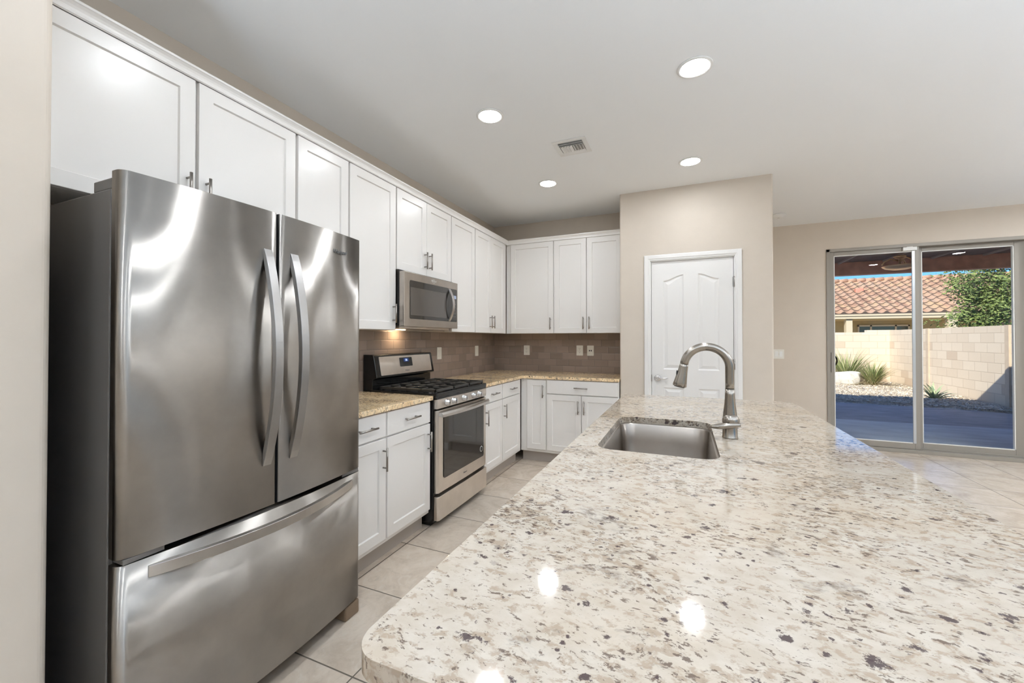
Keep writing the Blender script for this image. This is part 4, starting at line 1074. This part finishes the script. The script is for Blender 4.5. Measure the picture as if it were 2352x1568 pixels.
# vent
VX0, VX1, VY0, VY1 = 1.354, 1.600, 2.803, 3.050
vt = thing('air_vent', ((VX0 + VX1) / 2, (VY0 + VY1) / 2, H), 'square white louvred air vent in the kitchen ceiling', 'air vent')
vf = MB(); e = 0.034
vf.box((VX0, VY0, H - 0.006), (VX1, VY0 + e, H - 0.0004)).box((VX0, VY1 - e, H - 0.006), (VX1, VY1, H - 0.0004))
vf.box((VX0, VY0 + e, H - 0.006), (VX0 + e, VY1 - e, H - 0.0004)).box((VX1 - e, VY0 + e, H - 0.006), (VX1, VY1 - e, H - 0.0004))
mesh_obj('frame', vf, M['ventw'], vt, bevel=0.002, weld=False)
mesh_obj('backing', MB().box((VX0 + e, VY0 + e, H - 0.0015), (VX1 - e, VY1 - e, H - 0.0005)), plain('vent_dark_duct', (0.40, 0.39, 0.37), 0.7), vt)
def slat(a, b, dn, wdir):
    a = Vector(a); b = Vector(b); w = Vector(wdir)
    return MB().add([a, b, b + w, a + w, a + Vector((0, 0, 0.001)), b + Vector((0, 0, 0.001)), b + w + Vector((0, 0, 0.001)), a + w + Vector((0, 0, 0.001))],
                    [(0, 1, 2, 3), (7, 6, 5, 4), (0, 4, 5, 1), (1, 5, 6, 2), (2, 6, 7, 3), (3, 7, 4, 0)])
for i in range(2):
    y = VY0 + e + 0.012 + i * 0.026
    mesh_obj('louvre', slat((VX0 + e, y, H - 0.016), (VX1 - e, y, H - 0.016), 0, (0, 0.016, 0.013)), M['ventw'], vt)
for i in range(8):
    x = VX0 + e + 0.012 + i * 0.0215; sg = 1 if i < 4 else -1
    mesh_obj('louvre', slat((x, VY0 + e + 0.055, H - 0.016 if sg > 0 else H - 0.003), (x, VY1 - e - 0.030, H - 0.016 if sg > 0 else H - 0.003), 0, (0.014, 0, 0.013 * sg)), M['ventw'], vt)
mesh_obj('louvre', slat((VX0 + e, VY1 - e - 0.026, H - 0.004), (VX1 - e, VY1 - e - 0.026, H - 0.004), 0, (0, 0.024, -0.010)), M['ventw'], vt)
sm = thing('smoke_detector', (3.245, 5.47, H), 'round white smoke detector on the ceiling beyond the pantry corner', 'smoke detector')
mesh_obj('housing', MB().lathe([(0.0, -0.040), (0.030, -0.039), (0.048, -0.032), (0.056, -0.022), (0.062, -0.018), (0.068, -0.016), (0.070, -0.0005), (0.0, -0.0005)][::-1], (3.245, 5.47, H), 'z', 36), M['whiteplastic'], sm)
mesh_obj('test_button', MB().lathe([(0.0, -0.043), (0.012, -0.042), (0.013, -0.037)], (3.245, 5.47, H), 'z', 20), M['ventw'], sm)

# ------------------------------------------------------------------ outdoors
GZ = -0.06
struct(mesh_obj('ground', MB().box((-40, -40, GZ - 0.2), (60, 80, GZ - 0.11)), M['gravel']))
struct(mesh_obj('patio_slab', MB().prism([(-1.0, YD + 0.15), (9.0, YD + 0.15), (8.0, 8.46), (-1.0, 8.20)], -0.17, -0.03), M['conc']))
struct(mesh_obj('patio_apron', MB().prism([(-1.0, 8.20), (8.0, 8.46), (8.0, 10.05), (7.76, 10.23), (7.3, 10.42), (6.4, 10.58), (5.2, 10.66), (-1.0, 10.7)], -0.17, -0.045), M['conc2']))
cr = MB().tube([(5.05, 6.5, -0.0305), (5.16, 6.8, -0.0305), (5.22, 7.35, -0.0305)], 0.007, 6)
# gravel bed: uneven sheet plus loose stones
gv = MB(); nx, ny = 46, 60
for j in range(ny + 1):
    for i in range(nx + 1):
        x = 0.0 + 7.96 * i / nx; y = 10.0 + 5.78 * j / ny
        z = -0.035 + 0.05 * noise.noise(Vector((x * 1.1, y * 1.1, 3))) + (0.05 if y > 12.5 else 0.05 * max(0, (y - 10.9) / 1.6)) * 0.6
        if y < 10.75: z = -0.075
        gv.v.append((x, y, z))
for j in range(ny):
    for i in range(nx):
        a = j * (nx + 1) + i; gv.f.append((a, a + 1, a + nx + 2, a + nx + 1)); gv.m.append(0); gv.sm.append(True)
def gz(x, y): return -0.035 + 0.05 * noise.noise(Vector((x * 1.1, y * 1.1, 3))) + 0.03
rs = random.Random(3)
OCT = [(1, 0, 0), (-1, 0, 0), (0, 1, 0), (0, -1, 0), (0, 0, 1), (0, 0, -1)]; OF = [(0, 2, 4), (2, 1, 4), (1, 3, 4), (3, 0, 4), (2, 0, 5), (1, 2, 5), (3, 1, 5), (0, 3, 5)]
for _ in range(9000):
    y = 10.45 + 5.2 * rs.random() ** 1.5; x = 4.3 + 3.65 * rs.random()
    if y < 10.75 and x < 7.2: continue
    s_ = 0.010 + 0.022 * rs.random() ** 2; q = [Vector(p) * s_ * (0.6 + 0.8 * rs.random()) for p in OCT]
    gv.add([(x + p.x * 1.25, y + p.y, gz(x, y) + 0.006 + p.z * 0.7) for p in q], OF)
gvo = mesh_obj('gravel_bed', gv, M['gravel'], weld=False)
tag(gvo, 'loose tan gravel covering the yard between concrete and block walls', 'gravel'); gvo['kind'] = 'stuff'

# block walls
XW = 8.0; YW = 15.8
bw = thing('block_wall', (XW + 0.1, 11, -0.15), 'tan concrete-block garden wall running along the right side of the yard', 'garden wall', None)
mesh_obj('courses', MB().box((XW, 4.6, -0.15), (XW + 0.2, YW, 1.575)), M['block_y'], bw)
for y in (7.4, 10.91, 13.69):
    mesh_obj('pilaster', MB().box((XW - 0.030, y - 0.055, -0.15), (XW, y + 0.055, 1.58)), plain('pilaster_concrete', (0.60, 0.48, 0.36), 0.95, noise_amt=0.08) if y == 7.4 else bpy.data.materials['pilaster_concrete'], bw)
bw2 = thing('block_wall', (4, YW + 0.1, -0.15), 'tan concrete-block garden wall across the back of the yard', 'garden wall')
mesh_obj('courses', MB().box((-6, YW, -0.15), (XW + 0.2, YW + 0.2, 1.515)), M['block_x'], bw2)
mesh_obj('cap_block', MB().box((7.46, YW - 0.004, 1.515), (XW + 0.2, YW + 0.2, 1.585)), M['block_x'], bw2)

# patio cover
pc = thing('patio_cover', (4.3, 7.2, 2.56), 'dark wood patio roof with brown beam above the glass door', 'patio cover')
mesh_obj('roof_deck', MB().box((-1.0, YD + 0.151, 2.56), (10.5, 8.36, 2.70)), M['patioceil'], pc)
mesh_obj('beam', MB().box((-1.0, 8.20, 2.350), (10.5, 8.34, 2.559)), M['beam'], pc, bevel=0.006)
for x in [4.585 + 0.578 * i for i in range(-6, 10)]:
    mesh_obj('rafter', MB().box((x - 0.014, YD + 0.16, 2.535), (x + 0.014, 8.199, 2.5595)), M['batten'], pc)
for x in (-0.9, 10.3):
    mesh_obj('post', MB().box((x - 0.07, 8.20, -0.17), (x + 0.07, 8.34, 2.35)), M['beam'], pc)
pl = thing('patio_ceiling_light', (5.17, 7.70, 2.56), 'bronze bowl light hanging under the patio roof', 'ceiling light')
cxx, cyy = 5.17, 7.70
mesh_obj('canopy', MB().lathe([(0.0, 0.0), (0.07, 0.0), (0.075, -0.02), (0.03, -0.045), (0.016, -0.05), (0.014, -0.15), (0.0, -0.15)], (cxx, cyy, 2.534), 'z', 28), M['bronze'], pl)
mesh_obj('bowl', MB().lathe([(0.0, -0.205), (0.10, -0.200), (0.17, -0.180), (0.20, -0.155), (0.205, -0.148), (0.19, -0.150), (0.10, -0.175), (0.0, -0.18)], (cxx, cyy, 2.534), 'z', 36), M['bronze'], pl)
for i in range(3):
    a = 0.9 + i * 2 * PI / 3; dx, dy = math.cos(a), math.sin(a)
    mesh_obj('arm', MB().tube([(cxx + dx * 0.02, cyy + dy * 0.02, 2.46), (cxx + dx * 0.10, cyy + dy * 0.10, 2.495), (cxx + dx * 0.17, cyy + dy * 0.17, 2.46), (cxx + dx * 0.198, cyy + dy * 0.198, 2.411)], 0.011, 10), M['bronze'], pl)

# neighbour's house
hs = thing('house', (12, 26, -0.2), "neighbouring tan stucco house with terracotta tile roof behind the back wall", 'house')
HX0, HX1 = 4.0, 24.0; EY, EZ = 24.0, 2.50; RY_, RZ = 28.6, 4.56
rf = MB(); per = 0.40; rows = 12; run = (RY_ - EY) / rows; cols = int((HX1 - HX0) / per); seg = 8
sl = (RZ - EZ) / (RY_ - EY)
for rr in range(rows):
    y0 = EY + rr * run; y1 = y0 + run + 0.03
    base_i = len(rf.v); nn = cols * seg
    for (yy, lift) in ((y0, 0.050), (y1, 0.010)):
        for i in range(nn + 1):
            t = i / seg; h = 0.075 * max(0.0, math.sin(2 * PI * t)) + 0.028 * min(0.0, math.sin(2 * PI * t))
            rf.v.append((HX0 + t * per, yy, EZ + sl * (yy - EY) + lift + h))
    for i in range(nn + 1):
        t = i / seg; rf.v.append((HX0 + t * per, y0 + 0.004, EZ + sl * (y0 - EY) - 0.005))
    n1 = nn + 1
    for i in range(nn):
        rf.f.append((base_i + i, base_i + i + 1, base_i + n1 + i + 1, base_i + n1 + i)); rf.m.append(0); rf.sm.append(True)
        rf.f.append((base_i + 2 * n1 + i, base_i + 2 * n1 + i + 1, base_i + i + 1, base_i + i)); rf.m.append(1); rf.sm.append(False)
mesh_obj('roof', rf, [M['roof'], plain('roof_tile_end', (0.10, 0.07, 0.055), 0.9)], hs, weld=False)
mesh_obj('roof_core', MB().add([(HX0, EY + 0.03, EZ - 0.10), (HX1, EY + 0.03, EZ - 0.10), (HX1, RY_, RZ - 0.03), (HX0, RY_, RZ - 0.03), (HX0, 2 * RY_ - EY, EZ - 0.1), (HX1, 2 * RY_ - EY, EZ - 0.1)],
         [(0, 1, 2, 3), (3, 2, 5, 4), (0, 3, 4), (1, 5, 2), (0, 4, 5, 1)]), M['ridge'], hs)
rd = MB()
for i in range(50):
    x = HX0 + i * 0.40
    rd.tube([(x, RY_, RZ + 0.05), (x + 0.42, RY_, RZ + 0.075)], 0.11, 10, rs=[0.105, 0.125])
mesh_obj('ridge_cap', rd, M['ridge'], hs, weld=False)
mesh_obj('fascia', MB().box((HX0, EY - 0.06, 2.27), (HX1, EY + 0.05, 2.42)), M['fascia'], hs)
mesh_obj('gutter', MB().box((HX0, EY - 0.12, 2.40), (HX1, EY - 0.02, 2.48)), M['fascia'], hs)
mesh_obj('soffit', MB().box((HX0, EY + 0.05, 2.24), (HX1, 27.0, 2.30)), M['stucco'], hs)
mesh_obj('wall', MB().box((HX0, 26.2, -0.2), (HX1, 26.45, 2.25)), M['stucco'], hs)
mesh_obj('porch_column', MB().box((9.40, 24.05, -0.2), (9.64, 24.35, 2.27)), M['fascia'], hs)
mesh_obj('porch_column', MB().box((13.05, 24.05, -0.2), (13.35, 24.35, 2.27)), M['fascia'], hs)
wx0, wx1 = 10.50, 12.55
wf = MB()
for a, b in ((wx0, wx0 + 0.06), (wx0 + 0.50, wx0 + 0.57), (wx1 - 0.57, wx1 - 0.50), (wx1 - 0.06, wx1)): wf.box((a, 26.12, 0.8), (b, 26.2, 2.02))
wf.box((wx0, 26.12, 1.95), (wx1, 26.2, 2.03)).box((wx0, 26.12, 0.75), (wx1, 26.2, 0.82))
hw = mesh_obj('window', wf, M['winframe'], hs, weld=False)
mesh_obj('pane', MB().box((wx0 + 0.03, 26.16, 0.8), (wx1 - 0.03, 26.19, 1.98)), M['darkglass'], hw)
mesh_obj('roof_vent', MB().prism([(10.65, 26.82), (11.0, 26.82), (11.0, 27.1), (10.65, 27.1)], 3.70, 4.02), plain('vent_terracotta', (0.62, 0.28, 0.20), 0.8), hs, bevel=0.05)

# tree
tr = thing('leafy_tree', (9.9, 14.3, -0.15), 'leafy green tree beyond the side block wall, over the tiled roof', 'tree')
rt = random.Random(11)
tips = []
tk = MB().tube([(9.9, 14.3, -0.15), (9.86, 14.28, 0.7), (9.7, 14.2, 1.4), (9.62, 14.2, 1.9)], 0.09, 10, rs=[0.12, 0.09, 0.075, 0.06])
mesh_obj('trunk', tk, M['bark'], tr)
for (ex, ey, ez) in ((8.55, 13.6, 2.95), (8.95, 14.0, 3.25), (9.5, 14.1, 3.6), (9.4, 13.6, 2.7), (10.2, 14.4, 3.7), (8.62, 13.9, 1.95), (10.4, 14.0, 2.9), (9.1, 13.7, 1.85), (9.0, 14.0, 2.65)):
    b0 = Vector((9.66, 14.2, 1.6)); e1 = Vector((ex, ey, ez)); md_ = b0.lerp(e1, 0.5) + Vector((0, 0, 0.15))
    pts = [b0, b0.lerp(md_, 0.5) + Vector((0, 0, 0.06)), md_, md_.lerp(e1, 0.5) + Vector((0.03, 0, 0.02)), e1]
    mesh_obj('branch', MB().tube(pts, 0.02, 8, rs=[0.045, 0.035, 0.025, 0.016, 0.006]), M['bark'], tr)
    for t in (0.35, 0.55, 0.75, 0.9, 1.0):
        q = b0.lerp(md_, t * 2) if t < 0.5 else md_.lerp(e1, t * 2 - 1)
        tips.append(q)
lf = MB()
for q in tips:
    for c in range(5):
        cc = q + Vector((rt.gauss(0, 0.20), rt.gauss(0, 0.20), rt.gauss(0, 0.17)))
        for _ in range(44):
            p = cc + Vector((rt.gauss(0, 0.10), rt.gauss(0, 0.10), rt.gauss(0, 0.075)))
            if p.x < XW + 0.25 and p.z < 1.7: continue
            a = Vector((rt.gauss(0, 1), rt.gauss(0, 1), rt.gauss(-0.3, 0.6))).normalized(); b = a.orthogonal().normalized()
            b = (b + Vector((rt.gauss(0, .4), rt.gauss(0, .4), rt.gauss(0, .4)))).normalized()
            L = 0.070 + 0.045 * rt.random(); w = L * 0.46
            lf.add([p, p + a * L * 0.5 + b * w * 0.5, p + a * L, p + a * L * 0.5 - b * w * 0.5], [(0, 1, 2, 3)])
mesh_obj('foliage', lf, M['leaf'], tr, weld=False)

# plants, boulder
def blades(mb, c, nb, L, w, spread, seed, droop=0.35, flat=0.0, up0=0.3):
    rr = random.Random(seed)
    for i in range(nb):
        az = rr.random() * 2 * PI; inc = up0 + (spread - up0) * rr.random() ** 0.8; l = L * (0.65 + 0.35 * rr.random())
        d = Vector((math.cos(az), math.sin(az), 0)); side = Vector((-math.sin(az), math.cos(az), 0))
        pts = []
        for k in range(5):
            t = k / 4; ang = inc + droop * t * t
            p = Vector(c) + (d * math.sin(ang) + Vector((0, 0, math.cos(ang)))) * l * t
            pts.append(Vector((min(p.x, 7.93), min(p.y, 15.75), max(p.z, -0.01))))
        v = []
        for k, p in enumerate(pts):
            ww = w * (1 - (k / 4) ** 2) * (0.6 + 0.6 * (k / 4)) + 0.0008
            v += [p - side * ww, p + side * ww + Vector((0, 0, flat * ww))]
        mb.add(v, [(2 * k, 2 * k + 1, 2 * k + 3, 2 * k + 2) for k in range(4)])
    return mb
def grass_plant(c, L, seed, label):
    t = thing('desert_spoon', c, label, 'plant')
    mesh_obj('green_blades', blades(MB(), c, 210, L, 0.011, 0.80, seed, 0.12), M['blade'], t, weld=False)
    mesh_obj('dry_blades', blades(MB(), c, 260, L * 1.02, 0.004, 1.45, seed + 1, 0.35, up0=0.5), M['straw'], t, weld=False)
    return t
grass_plant((6.72, 15.02, -0.0), 1.22, 5, 'spiky green desert grass behind the white boulder')
grass_plant((7.12, 14.42, -0.02), 0.86, 9, 'spiky grass with dry straw edges right of the white boulder')
ag = thing('agave', (7.24, 11.70, -0.03), 'pale green agave beside the shadow edge near the side wall', 'plant')
am = blades(MB(), (7.24, 11.70, -0.03), 26, 0.46, 0.034, 1.15, 21, 0.25, 0.5, up0=0.1)
mesh_obj('leaves', am, M['agave'], ag, weld=False)
bo = MB(); bo.ellipsoid((0, 0, 0), (1, 1, 1), 40, 26)
def rock(x, y, z):
    p = Vector((x, y, z)); p = Vector([math.copysign(abs(q) ** 0.40, q) for q in p])
    k_ = 1 + 0.07 * noise.noise(p * 1.3) + 0.05 * noise.noise(p * 3.7) + 0.025 * noise.noise(p * 9.0)
    wd = 1.0 - 0.08 * max(0.0, p.x) * (0.5 - 0.5 * p.z) + 0.07 * noise.noise(Vector((y * 2, z * 2.5, 1)))
    return (6.33 + 0.54 * p.x * k_ * wd, 14.50 + 0.20 * p.y * k_ - 0.05 * p.z, 0.17 + (0.185 + 0.035 * p.x) * p.z * k_ + 0.02 * p.x)
bo.map(rock); tag(mesh_obj('boulder', bo, M['boulder']), 'white angular boulder lying on the gravel by the spiky grass', 'rock')
